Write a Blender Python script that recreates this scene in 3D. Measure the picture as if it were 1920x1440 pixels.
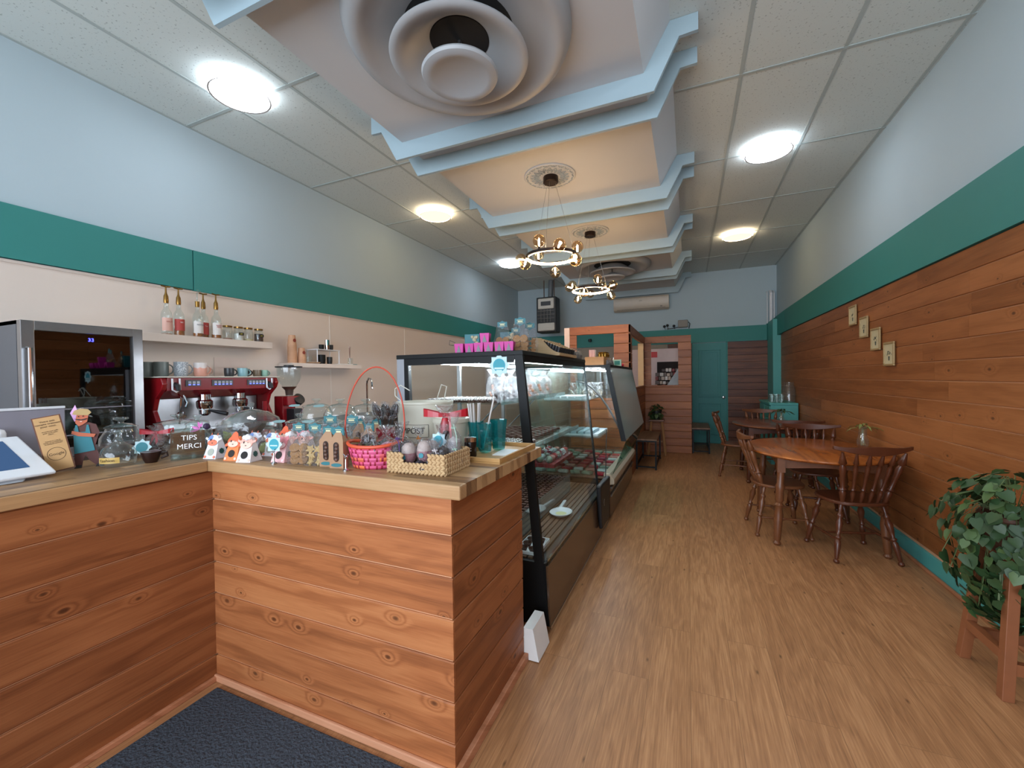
import bpy, math, random
from math import sin, cos, pi, radians, atan2, sqrt, exp
from mathutils import Vector, Matrix, Euler
random.seed(11)
scene = bpy.context.scene
for _o in list(bpy.data.objects): bpy.data.objects.remove(_o)

# ---------------------------------------------------------------- camera, light, exposure
F_PX, YAW, PITCH, ROLL = 778.5, 0.4016, -0.0135, -0.0142
cam_data = bpy.data.cameras.new('camera'); cam = bpy.data.objects.new('camera', cam_data)
scene.collection.objects.link(cam)
cam_data.sensor_width = 36; cam_data.lens = F_PX / 1920 * 36
cam_data.clip_start = 0.05
_fw = Vector((-sin(YAW)*cos(PITCH), cos(YAW)*cos(PITCH), sin(PITCH)))
_rt = Vector((cos(YAW), sin(YAW), 0)); _up = _rt.cross(_fw)
_r2 = _rt*cos(ROLL) + _up*sin(ROLL); _u2 = _r2.cross(_fw)
cam.matrix_world = Matrix(((_r2.x,_u2.x,-_fw.x,0),(_r2.y,_u2.y,-_fw.y,0),(_r2.z,_u2.z,-_fw.z,1.40),(0,0,0,1)))
scene.camera = cam
scene.view_settings.view_transform = 'Standard'; scene.view_settings.look = 'None'
scene.view_settings.gamma = 1; scene.view_settings.use_curve_mapping = False
scene.view_settings.exposure = 0.9
scene.cycles.transparent_max_bounces = 40; scene.cycles.max_bounces = 10; scene.cycles.diffuse_bounces = 5
world = bpy.data.worlds.new('world'); scene.world = world; world.use_nodes = True
world.node_tree.nodes['Background'].inputs[0].default_value = (0.62, 0.78, 1.0, 1)
world.node_tree.nodes['Background'].inputs[1].default_value = 1.2
# daylight through the shop window behind the camera
_l = bpy.data.lights.new('window_daylight', 'AREA'); _l.shape = 'RECTANGLE'; _l.size = 4.6; _l.size_y = 2.3
_l.energy = 125; _l.color = (0.80, 0.90, 1.0)
_lo = bpy.data.objects.new('window_daylight', _l); scene.collection.objects.link(_lo)
_lo.location = (-1.1, -2.62, 1.75); _lo.rotation_euler = (radians(101), 0, 0)

# ---------------------------------------------------------------- materials
def S(h):
    h = h.lstrip('#'); o = []
    for i in (0, 2, 4):
        v = int(h[i:i+2], 16)/255
        o.append(v/12.92 if v <= .04045 else ((v+.055)/1.055)**2.4)
    return tuple(o)+(1,)
class NT:
    def __init__(s, name):
        s.m = bpy.data.materials.new(name); s.m.use_nodes = True; s.t = s.m.node_tree; s.t.nodes.clear()
        s.out = s.t.nodes.new('ShaderNodeOutputMaterial')
    def n(s, typ, **kw):
        nd = s.t.nodes.new(typ)
        for k, v in kw.items():
            if k.startswith('i_'):
                key = k[2:]; key = int(key) if key.isdigit() else key.replace('_', ' ')
                s.set(nd.inputs[key], v)
            else: setattr(nd, k, v)
        return nd
    def set(s, sock, v):
        if isinstance(v, bpy.types.NodeSocket): s.t.links.new(v, sock)
        elif isinstance(v, bpy.types.Node): s.t.links.new(v.outputs[0], sock)
        else: sock.default_value = v
    def math(s, op, a, b=None, c=None, clamp=False):
        nd = s.t.nodes.new('ShaderNodeMath'); nd.operation = op; nd.use_clamp = clamp
        s.set(nd.inputs[0], a)
        if b is not None: s.set(nd.inputs[1], b)
        if c is not None: s.set(nd.inputs[2], c)
        return nd.outputs[0]
    def mix(s, fac, a, b, mode='MIX'):
        nd = s.t.nodes.new('ShaderNodeMixRGB'); nd.blend_type = mode
        s.set(nd.inputs[0], fac); s.set(nd.inputs[1], a); s.set(nd.inputs[2], b); return nd.outputs[0]
    def ramp(s, fac, stops):
        nd = s.t.nodes.new('ShaderNodeValToRGB'); e = nd.color_ramp.elements
        while len(e) < len(stops): e.new(.5)
        for i, (p, c) in enumerate(stops): e[i].position = p; e[i].color = c
        s.set(nd.inputs[0], fac); return nd.outputs[0]
    def bsdf(s, base, rough=.5, metal=0., spec=.5, bump=None, bs=.2, bd=.01, **kw):
        b = s.n('ShaderNodeBsdfPrincipled'); s.set(b.inputs['Base Color'], base); s.set(b.inputs['Roughness'], rough)
        b.inputs['Metallic'].default_value = metal; b.inputs['Specular IOR Level'].default_value = spec
        for k, v in kw.items(): s.set(b.inputs[k.replace('_', ' ')], v)
        if bump is not None:
            bp = s.n('ShaderNodeBump'); bp.inputs['Strength'].default_value = bs; bp.inputs['Distance'].default_value = bd
            s.set(bp.inputs['Height'], bump); s.t.links.new(bp.outputs[0], b.inputs['Normal'])
        s.t.links.new(b.outputs[0], s.out.inputs[0]); return b
    def obj(s): return s.n('ShaderNodeTexCoord').outputs['Object']
_cache = {}
def plain(name, hexc, rough=.5, metal=0., spec=.5, vary=.06, scale=18, bump=0., **kw):
    if name in _cache: return _cache[name]
    t = NT(name); c = S(hexc)
    nz = t.n('ShaderNodeTexNoise', i_Scale=float(scale), i_Detail=4.0, i_Vector=t.obj())
    d = tuple(max(0, x*(1-vary)) for x in c[:3])+(1,); l = tuple(min(1, x*(1+vary)) for x in c[:3])+(1,)
    col = t.mix(nz.outputs[0], d, l)
    t.bsdf(col, rough, metal, spec, bump=nz.outputs[0] if bump else None, bs=bump, bd=.003, **kw)
    _cache[name] = t.m; return t.m
def emit(name, hexc, strength):
    if name in _cache: return _cache[name]
    t = NT(name); e = t.n('ShaderNodeEmission'); e.inputs[0].default_value = S(hexc); e.inputs[1].default_value = strength
    t.t.links.new(e.outputs[0], t.out.inputs[0]); _cache[name] = t.m; return t.m
def glass(name, tint='#f4fbfa', alpha=.06, rough=.02, refl=1.0, bump=0., bscale=60, milk='#e8f0f0', milk_a=0.):
    if name in _cache: return _cache[name]
    t = NT(name)
    tr = t.n('ShaderNodeBsdfTransparent'); tr.inputs[0].default_value = S(tint)
    gl = t.n('ShaderNodeBsdfGlossy'); gl.inputs['Roughness'].default_value = rough; gl.inputs[0].default_value = (1, 1, 1, 1)
    lw = t.n('ShaderNodeLayerWeight'); lw.inputs[0].default_value = .5
    if bump:
        nz = t.n('ShaderNodeTexNoise', i_Scale=float(bscale), i_Detail=3.0, i_Vector=t.obj())
        bp = t.n('ShaderNodeBump'); bp.inputs['Strength'].default_value = bump; bp.inputs['Distance'].default_value = .02
        t.set(bp.inputs['Height'], nz.outputs[0]); t.t.links.new(bp.outputs[0], gl.inputs['Normal']); t.t.links.new(bp.outputs[0], lw.inputs['Normal'])
    fac = t.math('MULTIPLY_ADD', t.math('POWER', lw.outputs['Facing'], 4.), .5*refl, alpha, clamp=True)
    mx = t.n('ShaderNodeMixShader'); t.set(mx.inputs[0], fac); t.t.links.new(tr.outputs[0], mx.inputs[1]); t.t.links.new(gl.outputs[0], mx.inputs[2])
    res = mx
    if milk_a:
        df = t.n('ShaderNodeBsdfDiffuse'); df.inputs[0].default_value = S(milk)
        m2 = t.n('ShaderNodeMixShader'); m2.inputs[0].default_value = milk_a
        t.t.links.new(mx.outputs[0], m2.inputs[1]); t.t.links.new(df.outputs[0], m2.inputs[2]); res = m2
    t.t.links.new(res.outputs[0], t.out.inputs[0]); _cache[name] = t.m; return t.m

def wood(name, light, mid, dark, ax='X', cross='Z', grain=55, knots=1.0, rough=.45, isl=.5, spec=.4, bump=.15, kscale=4.2, soft=1.):
    """stained board: grain runs along ax, rings and knots laid out across the board, one shade per board (mesh island)"""
    if name in _cache: return _cache[name]
    t = NT(name); sp = t.n('ShaderNodeSeparateXYZ', i_0=t.obj()); U = sp.outputs[ax]; V = sp.outputs[cross]
    W = sp.outputs[[a for a in 'XYZ' if a not in (ax, cross)][0]]
    rnd = t.n('ShaderNodeNewGeometry').outputs['Random Per Island']
    off = t.math('MULTIPLY', rnd, 37.)
    u = t.math('ADD', U, off); v = t.math('ADD', V, t.math('MULTIPLY', W, .7))
    co = t.n('ShaderNodeCombineXYZ', i_0=t.math('MULTIPLY', u, .9), i_1=t.math('MULTIPLY', v, 7.), i_2=off)
    n1 = t.n('ShaderNodeTexNoise', i_Scale=1.6, i_Detail=4.0, i_Roughness=.5, i_Distortion=.4, i_Vector=co.outputs[0])
    kc = t.n('ShaderNodeCombineXYZ', i_0=u, i_1=t.math('MULTIPLY', v, 1.7), i_2=off)
    vo = t.n('ShaderNodeTexVoronoi', voronoi_dimensions='2D', i_Scale=kscale, i_Vector=kc.outputs[0])
    sel = t.n('ShaderNodeSeparateColor', i_0=vo.outputs['Color'])
    keep = t.math('GREATER_THAN', sel.outputs[0], 1-.42*knots)
    size = t.math('MULTIPLY_ADD', sel.outputs[1], .055, .022)
    d = t.math('DIVIDE', vo.outputs['Distance'], size)
    bumpk = t.math('MULTIPLY', t.math('EXPONENT', t.math('MULTIPLY', t.math('POWER', t.math('MULTIPLY', d, .38), 2.), -1.)), keep)
    ph = t.math('ADD', t.math('ADD', t.math('MULTIPLY', v, grain), t.math('MULTIPLY', n1.outputs[0], 16.)), t.math('MULTIPLY', bumpk, 14.))
    ring = t.math('MULTIPLY_ADD', t.math('SINE', ph), .5, .5)
    ring = t.math('POWER', ring, 1.7)
    fco = t.n('ShaderNodeCombineXYZ', i_0=t.math('MULTIPLY', u, 6.), i_1=t.math('MULTIPLY', v, 190.), i_2=off)
    fine = t.n('ShaderNodeTexNoise', i_Scale=1.0, i_Detail=3.0, i_Vector=fco.outputs[0])
    big = t.n('ShaderNodeTexNoise', i_Scale=1.0, i_Detail=3.0, i_Vector=t.n('ShaderNodeCombineXYZ', i_0=t.math('MULTIPLY', u, 2.2), i_1=t.math('MULTIPLY', v, 9.), i_2=off).outputs[0])
    f = t.math('ADD', t.math('MULTIPLY', ring, .30*soft), t.math('MULTIPLY', fine.outputs[0], .45))
    f = t.math('ADD', f, t.math('MULTIPLY', big.outputs[0], .5))
    f = t.math('ADD', f, t.math('MULTIPLY_ADD', rnd, isl, -.15-isl/2))
    col = t.ramp(f, [(.12, S(light)), (.5, S(mid)), (.95, S(dark))])
    km = t.math('MULTIPLY', t.math('SUBTRACT', 1., t.math('SMOOTH_MIN', t.math('POWER', d, 3.), 1., .3), clamp=True), keep)
    col = t.mix(t.math('MULTIPLY', km, .8), col, tuple(x*.35 for x in S(dark)[:3])+(1,))
    halo = t.math('MULTIPLY', t.math('SUBTRACT', 1., t.math('ABSOLUTE', t.math('MULTIPLY', t.math('SUBTRACT', d, 1.25), 3.5)), clamp=True), keep)
    col = t.mix(t.math('MULTIPLY', halo, .45), col, S(light))
    t.bsdf(col, rough, 0, spec, bump=t.math('ADD', ring, fine.outputs[0]), bs=bump, bd=.002)
    _cache[name] = t.m; return t.m

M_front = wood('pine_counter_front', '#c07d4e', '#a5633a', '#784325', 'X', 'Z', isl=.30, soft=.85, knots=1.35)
M_side = wood('pine_counter_side', '#aa6a40', '#8f5430', '#69381d', 'Y', 'Z', isl=.30, soft=.8, knots=1.2)  # same pine as the front, shade of the side faces put into the colour
M_wallwood = wood('pine_wall', '#a3663b', '#87502a', '#63381b', 'Y', 'Z', isl=.36, knots=.9, soft=.5, spec=.3)
M_backwood = wood('pine_back_wall', '#7d4a2e', '#643620', '#432113', 'X', 'Z', isl=.4, knots=.4)
M_partwood = wood('pine_partition_front', '#a9693c', '#8e522d', '#693a1e', 'X', 'Z', isl=.35, soft=.6, knots=.4)
M_partside = wood('pine_partition_side', '#a06437', '#834928', '#5e3118', 'Y', 'Z', isl=.35, knots=.4)
M_tongue = plain('unstained_tongue', '#d39a72', .6)
M_slabX = wood('butcher_block', '#b99368', '#94704c', '#5f412d', 'X', 'Y', grain=30, isl=1.0, knots=0, rough=.4, soft=.6)
M_slabY = wood('butcher_block_left', '#b58c62', '#94704c', '#654932', 'Y', 'X', grain=30, isl=.8, knots=0, rough=.4, soft=.6)
M_slabEdge = wood('counter_front_rail', '#b8926a', '#a17a52', '#7a5738', 'X', 'Z', grain=24, isl=.2, knots=0, rough=.45, soft=.5)
M_table = wood('table_top_wood', '#b4662c', '#96501f', '#6b3413', 'Y', 'X', grain=40, isl=.15, knots=0, rough=.22, spec=.6)
M_chair = plain('turned_dark_wood', '#562c19', .32, vary=.25, scale=30)
M_chair2 = plain('turned_brown_wood', '#6e4126', .35, vary=.25, scale=30)
M_bluewall = plain('pale_blue_paint', '#aebfc6', .8, vary=.02, scale=3, bump=.02)
M_white = plain('warm_white_panel', '#d8c9bd', .35, vary=.02, scale=2)
M_teal = plain('teal_paint', '#2f7f79', .6, vary=.03, scale=6)
M_tealL = plain('teal_gloss_paint', '#4a9c97', .45, vary=.03, scale=6)
M_trimblue = plain('pale_blue_moulding', '#9db1b9', .6, vary=.02, scale=5)
M_soffit = plain('soffit_paint', '#c6c8ca', .7, vary=.02, scale=3)
M_black = plain('black_metal', '#08090a', .45, spec=.25)
M_blackp = plain('black_plastic', '#17181b', .45)
M_steel = plain('brushed_steel', '#9a9a9c', .3, metal=.9, vary=.1)
M_chrome = plain('chrome', '#cfd2d6', .08, metal=1., vary=.02)
M_glass = glass('case_glass', '#f5faf9', .015, refl=.8)
M_jar = glass('jar_glass', '#f3f8f7', .06, rough=.05, refl=2.4, bump=.15, bscale=25, milk='#c9d4d4', milk_a=.03)
M_cello = glass('cellophane', '#f6f6f8', .07, rough=.12, refl=1.6, bump=1., bscale=90)
M_paper = plain('white_paper', '#e9e7e4', .7)
M_whitep = plain('white_plastic', '#dfe0e4', .4, vary=.02)
M_gold = plain('brass', '#8d6a34', .3, metal=.8)
M_choc = plain('dark_chocolate', '#44281f', .35, vary=.3, scale=60)

# ---------------------------------------------------------------- mesh helpers
class MB:
    def __init__(s): s.v = []; s.f = []; s.mi = []
    def add(s, vs, fs, mat=None, mi=0):
        b = len(s.v)
        s.v += [tuple(mat @ Vector(p)) if mat else tuple(p) for p in vs]
        s.f += [tuple(b+i for i in f) for f in fs]; s.mi += [mi]*len(fs); return s
    def box(s, x0, y0, z0, x1, y1, z1, mat=None, mi=0):
        x0, x1 = sorted((x0, x1)); y0, y1 = sorted((y0, y1)); z0, z1 = sorted((z0, z1))
        return s.add([(x0,y0,z0),(x1,y0,z0),(x1,y1,z0),(x0,y1,z0),(x0,y0,z1),(x1,y0,z1),(x1,y1,z1),(x0,y1,z1)],
                     [(0,3,2,1),(4,5,6,7),(0,1,5,4),(1,2,6,5),(2,3,7,6),(3,0,4,7)], mat, mi)
    def hexa(s, b, t, mi=0):
        """eight corners: bottom ring b, top ring t, both counter clockwise from above"""
        return s.add(list(b)+list(t), [(0,3,2,1),(4,5,6,7),(0,1,5,4),(1,2,6,5),(2,3,7,6),(3,0,4,7)], None, mi)
    def prism(s, pts, z0, z1, mat=None, mi=0):
        n = len(pts); a = sum(pts[i][0]*pts[(i+1) % n][1]-pts[(i+1) % n][0]*pts[i][1] for i in range(n))
        if a < 0: pts = pts[::-1]
        return s.add([(x,y,z0) for x,y in pts]+[(x,y,z1) for x,y in pts],
                     [tuple(range(n))[::-1], tuple(range(n, 2*n))]+[(i,(i+1)%n,n+(i+1)%n,n+i) for i in range(n)], mat, mi)
    def lathe(s, prof, n=24, mat=None, mi=0, sx=1., sy=1., caps=True):
        vs = []; fs = []; k = len(prof)
        for j in range(n):
            a = 2*pi*j/n
            for r, z in prof: vs.append((r*cos(a)*sx, r*sin(a)*sy, z))
        for j in range(n):
            q = (j+1) % n
            for i in range(k-1): fs.append((j*k+i, q*k+i, q*k+i+1, j*k+i+1))
        if caps:
            if prof[0][0] > 1e-4: fs.append(tuple(j*k for j in range(n))[::-1])
            if prof[-1][0] > 1e-4: fs.append(tuple(j*k+k-1 for j in range(n)))
        return s.add(vs, fs, mat, mi)
    def tube(s, pts, r, n=8, closed=False, mi=0, mat=None):
        pts = [Vector(p) for p in pts]; N = len(pts); rs = r if isinstance(r, (list, tuple)) else [r]*N
        vs = []; fs = []; prev = None
        for i, p in enumerate(pts):
            a = pts[(i-1) % N] if (closed or i > 0) else p; b = pts[(i+1) % N] if (closed or i < N-1) else p
            d = (b-a); d = d.normalized() if d.length > 1e-9 else Vector((0, 0, 1))
            if prev is None:
                ref = Vector((0, 0, 1)) if abs(d.z) < .9 else Vector((1, 0, 0)); x = d.cross(ref).normalized()
            else:
                x = prev - d*prev.dot(d); x = x.normalized() if x.length > 1e-6 else d.orthogonal().normalized()
            prev = x; y = d.cross(x)
            for k in range(n):
                an = 2*pi*k/n; vs.append(p + (x*cos(an)+y*sin(an))*rs[i])
        M = N if closed else N-1
        for i in range(M):
            j = (i+1) % N
            for k in range(n): fs.append((i*n+k, i*n+(k+1) % n, j*n+(k+1) % n, j*n+k))
        if not closed: fs += [tuple(range(n))[::-1], tuple(range((N-1)*n, N*n))]
        return s.add(vs, fs, mat, mi)
    def turned(s, p0, p1, prof, n=10, mi=0):
        """spindle between two points; prof = [(t, radius)]"""
        p0 = Vector(p0); p1 = Vector(p1); d = p1-p0
        q = d.to_track_quat('Z', 'Y').to_matrix().to_4x4(); q.translation = p0
        return s.lathe([(max(r, .0005), t*d.length) for t, r in prof], n, q, mi)
    def ball(s, c, r, n=12, m=8, sz=1., mi=0, mat=None):
        prof = [(r*sin(pi*i/m), -r*cos(pi*i/m)*sz) for i in range(m+1)]; prof[0] = (.0002, prof[0][1]); prof[-1] = (.0002, prof[-1][1])
        q = Matrix.Translation(c) if mat is None else mat @ Matrix.Translation(c)
        return s.lathe(prof, n, q, mi)
    def build(s, name, mats, parent=None, smooth=True, angle=35, bevel=0, loc=None, rot=None):
        me = bpy.data.meshes.new(name); me.from_pydata(s.v, [], s.f)
        if not isinstance(mats, (list, tuple)): mats = [mats]
        for m in mats: me.materials.append(m)
        me.polygons.foreach_set('material_index', s.mi)
        if smooth:
            me.polygons.foreach_set('use_smooth', [True]*len(s.f)); me.set_sharp_from_angle(angle=radians(angle))
        me.update()
        o = bpy.data.objects.new(name, me); scene.collection.objects.link(o)
        if parent: o.parent = parent
        if loc: o.location = loc
        if rot: o.rotation_euler = rot
        if bevel:
            b = o.modifiers.new('bevel', 'BEVEL'); b.width = bevel; b.segments = 2; b.limit_method = 'ANGLE'; b.angle_limit = radians(40)
        return o
def tag(o, label, cat, group=None):
    o['label'] = label; o['category'] = cat
    if group: o['group'] = group
    return o
def thing(name, label, cat, loc=(0, 0, 0), rz=0, group=None, rot=None):
    o = bpy.data.objects.new(name, None); scene.collection.objects.link(o); o.empty_display_size = .05
    o.location = loc; o.rotation_euler = rot if rot else (0, 0, rz); return tag(o, label, cat, group)
def struct(o): o['kind'] = 'structure'; return o
def copy_tree(root, loc=None, rz=None, label=None, group=None, rot=None, scale=None):
    r = root.copy(); scene.collection.objects.link(r)
    for ch in list(root.children):
        c = ch.copy(); scene.collection.objects.link(c); c.parent = r
        for g in list(ch.children):
            d = g.copy(); scene.collection.objects.link(d); d.parent = c
    if loc is not None: r.location = loc
    if rz is not None: r.rotation_euler = (0, 0, rz)
    if rot is not None: r.rotation_euler = rot
    if scale is not None: r.scale = scale if isinstance(scale, (tuple, list)) else (scale,)*3
    if label: r['label'] = label
    if group: r['group'] = group
    return r
def text_obj(name, body, size, mat, parent=None, loc=(0, 0, 0), rot=(0, 0, 0), ext=.0006, align='CENTER', space=1.0):
    cu = bpy.data.curves.new(name, 'FONT'); cu.body = body; cu.size = size; cu.extrude = ext; cu.align_x = align; cu.align_y = 'CENTER'; cu.space_line = space
    cu.resolution_u = 3
    tmp = bpy.data.objects.new(name+'_tmp', cu); scene.collection.objects.link(tmp)
    bpy.context.view_layer.update()
    me = bpy.data.meshes.new_from_object(tmp.evaluated_get(bpy.context.evaluated_depsgraph_get()))
    bpy.data.objects.remove(tmp); me.materials.clear(); me.materials.append(mat); me.name = name
    o = bpy.data.objects.new(name, me); scene.collection.objects.link(o); o.parent = parent; o.location = loc; o.rotation_euler = rot; return o

# ---------------------------------------------------------------- room shell
XL, XR, YB, YF, ZC = -3.84, 1.60, 9.5, -2.5, 3.54
# floor: oak-look planks along the room
t = NT('oak_plank_floor'); sp = t.n('ShaderNodeSeparateXYZ', i_0=t.obj())
bc = t.n('ShaderNodeCombineXYZ', i_0=sp.outputs['Y'], i_1=sp.outputs['X'])
br = t.n('ShaderNodeTexBrick', offset=.37, offset_frequency=2, i_Vector=bc.outputs[0], i_Scale=1.0, i_Mortar_Size=.0009, i_Brick_Width=1.22, i_Row_Height=.18, i_Color1=(0,0,0,1), i_Color2=(1,1,1,1), i_Mortar=(.5,.5,.5,1))
pid = t.math('MULTIPLY', br.outputs['Color'], 23.)
u = t.math('ADD', sp.outputs['Y'], pid); v = sp.outputs['X']
n1 = t.n('ShaderNodeTexNoise', i_Scale=1.0, i_Detail=5.0, i_Distortion=.6, i_Vector=t.n('ShaderNodeCombineXYZ', i_0=t.math('MULTIPLY', u, 1.3), i_1=t.math('MULTIPLY', v, 9.), i_2=pid).outputs[0])
ring = t.math('MULTIPLY_ADD', t.math('SINE', t.math('ADD', t.math('MULTIPLY', n1.outputs[0], 30.), t.math('MULTIPLY', v, 60.))), .5, .5)
fine = t.n('ShaderNodeTexNoise', i_Scale=1.0, i_Detail=4.0, i_Vector=t.n('ShaderNodeCombineXYZ', i_0=t.math('MULTIPLY', u, 7.), i_1=t.math('MULTIPLY', v, 160.), i_2=pid).outputs[0])
vo = t.n('ShaderNodeTexVoronoi', voronoi_dimensions='2D', i_Scale=2.6, i_Vector=t.n('ShaderNodeCombineXYZ', i_0=t.math('MULTIPLY', u, .8), i_1=t.math('MULTIPLY', v, 2.2)).outputs[0])
kn = t.math('SUBTRACT', 1., t.math('MULTIPLY', vo.outputs['Distance'], 22.), clamp=True)
f = t.math('ADD', t.math('MULTIPLY', ring, .16), t.math('MULTIPLY', fine.outputs[0], .85))
f = t.math('ADD', t.math('SUBTRACT', f, .12), t.math('MULTIPLY', br.outputs['Color'], .14))
f = t.math('ADD', f, t.math('MULTIPLY', n1.outputs[0], .25))
col = t.ramp(f, [(.25, S('#c29064')), (.55, S('#a97850')), (.95, S('#835838'))])
col = t.mix(t.math('MULTIPLY', t.math('MULTIPLY', kn, t.math('GREATER_THAN', t.n('ShaderNodeSeparateColor', i_0=vo.outputs['Color']).outputs[0], .72)), .8), col, S('#3b2514'))
col = t.mix(t.math('MULTIPLY', br.outputs['Fac'], .6), col, S('#5c3f27'))
t.bsdf(col, .42, 0, .45, bump=t.math('ADD', fine.outputs[0], t.math('MULTIPLY', ring, .5)), bs=.12, bd=.002)
M_floor = t.m
struct(MB().box(XL-.1, YF-.1, -.08, XR+.1, YB+.1, 0).build('floor', M_floor, smooth=False))
# ceiling tiles
t = NT('ceiling_tile'); nz = t.n('ShaderNodeTexNoise', i_Scale=70.0, i_Detail=2.0, i_Vector=t.obj())
pit = t.math('GREATER_THAN', nz.outputs[0], .66)
col = t.mix(t.math('MULTIPLY', pit, .55), S('#ccd4d1'), S('#848e8c'))
t.bsdf(col, .85, 0, .2, bump=t.math('MULTIPLY', pit, -1.), bs=.3, bd=.004); M_tile = t.m
struct(MB().box(XL-.1, YF-.1, ZC, XR+.1, YB+.1, ZC+.06).build('ceiling', M_tile, smooth=False))
g = MB()
for x in (-3.83, -3.235, -2.64, .362, .965, 1.575): g.box(x-.012, YF, ZC-.004, x+.012, YB, ZC-.0002)
for k in range(-3, 7):
    y = 3.40+1.235*k
    if YF < y < YB:
        g.box(XL, y-.012, ZC-.005, -2.2, y+.012, ZC-.0003); g.box(-.08, y-.012, ZC-.005, XR, y+.012, ZC-.0003)
struct(g.build('trim_1', plain('ceiling_grid', '#a9b3b1', .6), smooth=False))

# walls
struct(MB().box(XL-.1, YF, 0, XL, YB, ZC, mi=0).build('wall_left', M_bluewall, smooth=False))
struct(MB().box(XR, YF, 0, XR+.1, YB, ZC).build('wall_right', M_bluewall, smooth=False))
DX0, DX1, DH = .085, .72, 2.075
w = MB().box(XL, YB, 0, DX0, YB+.1, ZC).box(DX1, YB, 0, XR, YB+.1, ZC).box(DX0, YB, DH, DX1, YB+.1, ZC)
struct(w.build('wall_back', M_bluewall, smooth=False))
# front wall behind the camera with a wide shop window
w = MB().box(XL, YF-.1, 0, XR, YF, .55).box(XL, YF-.1, 2.95, XR, YF, ZC).box(XL, YF-.1, .55, XL+.35, YF, 2.95).box(XR-.25, YF-.1, .55, XR, YF, 2.95)
struct(w.build('wall_front', M_bluewall, smooth=False))
w = MB()
for x in (XL+.35, -2.2, -.5, XR-.29): w.box(x, YF-.07, .55, x+.04, YF-.03, 2.95)
struct(w.build('window_1', M_black, smooth=False))
# left wall cladding and band
struct(MB().box(XL, YF, .0, XL+.015, YB, 2.17).box(XL, YF, 2.155, XL+.022, YB, 2.172).build('wall_panel_left', M_white, smooth=False))
struct(MB().box(XL, YF, 2.178, XL+.035, 2.168, 2.51).build('trim_2', M_teal, smooth=False))
struct(MB().box(XL, 2.176, 2.172, XL+.035, YB, 2.51).build('trim_3', M_teal, smooth=False))
g = MB()
for y in (3.62, 5.0, .4): g.box(XL+.015, y-.006, 1.0, XL+.019, y+.006, 2.16)
struct(g.build('trim_4', plain('panel_joint', '#e0d6cc', .4), smooth=False))
# right wall planks
def planks(mb, o, ud, nd, L, zs, th=.018, gap=.0035, ch=.005, cuts=None):
    o = Vector(o); ud = Vector(ud); nd = Vector(nd); up = Vector((0, 0, 1))
    flip = ud.cross(up).dot(nd) < 0
    for r in range(len(zs)-1):
        z0 = zs[r]+gap/2; z1 = zs[r+1]-gap/2; cs = [0.]+sorted(cuts(r) if cuts else [])+[L]
        for a, b in zip(cs[:-1], cs[1:]):
            b2 = b-(.0008 if b < L else 0)
            prof = [(0, z0), (th-ch, z0), (th, z0+ch), (th, z1-ch), (th-ch, z1), (0, z1)]
            vs = [o+ud*a+nd*p+up*z for p, z in prof]+[o+ud*b2+nd*p+up*z for p, z in prof]
            fs = [(0,1,2,3,4,5), (11,10,9,8,7,6)]+[(i, i+6, (i+1) % 6+6, (i+1) % 6) for i in range(6)]
            if flip: fs = [f[::-1] for f in fs]
            mb.add(vs, fs)
    return mb
rz = random.Random(5)
zs = [.14]+[.14+.1335*k for k in range(1, 16)]; zs[-1] = 2.15
cutr = lambda r: [c+rz.uniform(-.35, .35) for c in (1.7+.6*(r % 2), 4.1-.7*(r % 3), 6.2, 8.6, 10.6) if c < 11]
mb = planks(MB(), (XR-.03, YF, 0), (0, 1, 0), (-1, 0, 0), 11.4, zs, cuts=cutr, th=.009, gap=.004, ch=.004)
struct(mb.build('wall_cladding_right', M_wallwood, smooth=False))
struct(MB().box(XR-.03, YF, .10, XR, 8.9, 2.15).build('trim_5', M_tongue, smooth=False))
# teal band on the right: proud board with a dark gap below, kinked piece at the far end
struct(MB().box(XR-.05, YF, 2.155, XR, 8.55, 2.525).build('trim_6', M_teal, smooth=False))
struct(MB().hexa([(XR-.05,8.556,2.155),(XR,8.556,2.155),(XR,YB,2.07),(1.42,YB,2.07)], [(XR-.05,8.556,2.525),(XR,8.556,2.525),(XR,YB,2.40),(1.42,YB,2.40)]).build('trim_7', M_teal, smooth=False))
struct(MB().box(XR-.055, YF, 0, XR, 8.9, .118).build('baseboard_right', M_tealL, smooth=False, bevel=.004))
struct(MB().box(XR-.078, YF, 0, XR-.056, 8.9, .02).build('trim_8', plain('shoe_moulding', '#a66a48', .5), smooth=False, bevel=.006))
# back wall: band, planks, door, column
struct(MB().box(XL+.04, YB-.04, 2.085, 1.44, YB, 2.385).build('trim_9', M_teal, smooth=False))
zb = [k*.139 for k in range(16)]
zb[-1] = 2.08
mb = planks(MB(), (DX1+.02, YB-.02, 0), (1, 0, 0), (0, -1, 0), .72, zb)
struct(mb.build('wall_cladding_back', M_backwood, smooth=False))
mb = planks(MB(), (-.4, YB-.02, 0), (1, 0, 0), (0, -1, 0), .4+DX0-.012, zb)
struct(mb.build('wall_cladding_middle', M_backwood, smooth=False))
struct(MB().box(1.435, 8.9, 0, XR, YB-.001, 2.42).build('column_back', M_tealL, smooth=False))
struct(MB().box(XL+.03, YB-.012, 0, -.41, YB-.001, 2.08).build('wall_panel_back', plain('tan_paint', '#94897a', .6), smooth=False))
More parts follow.
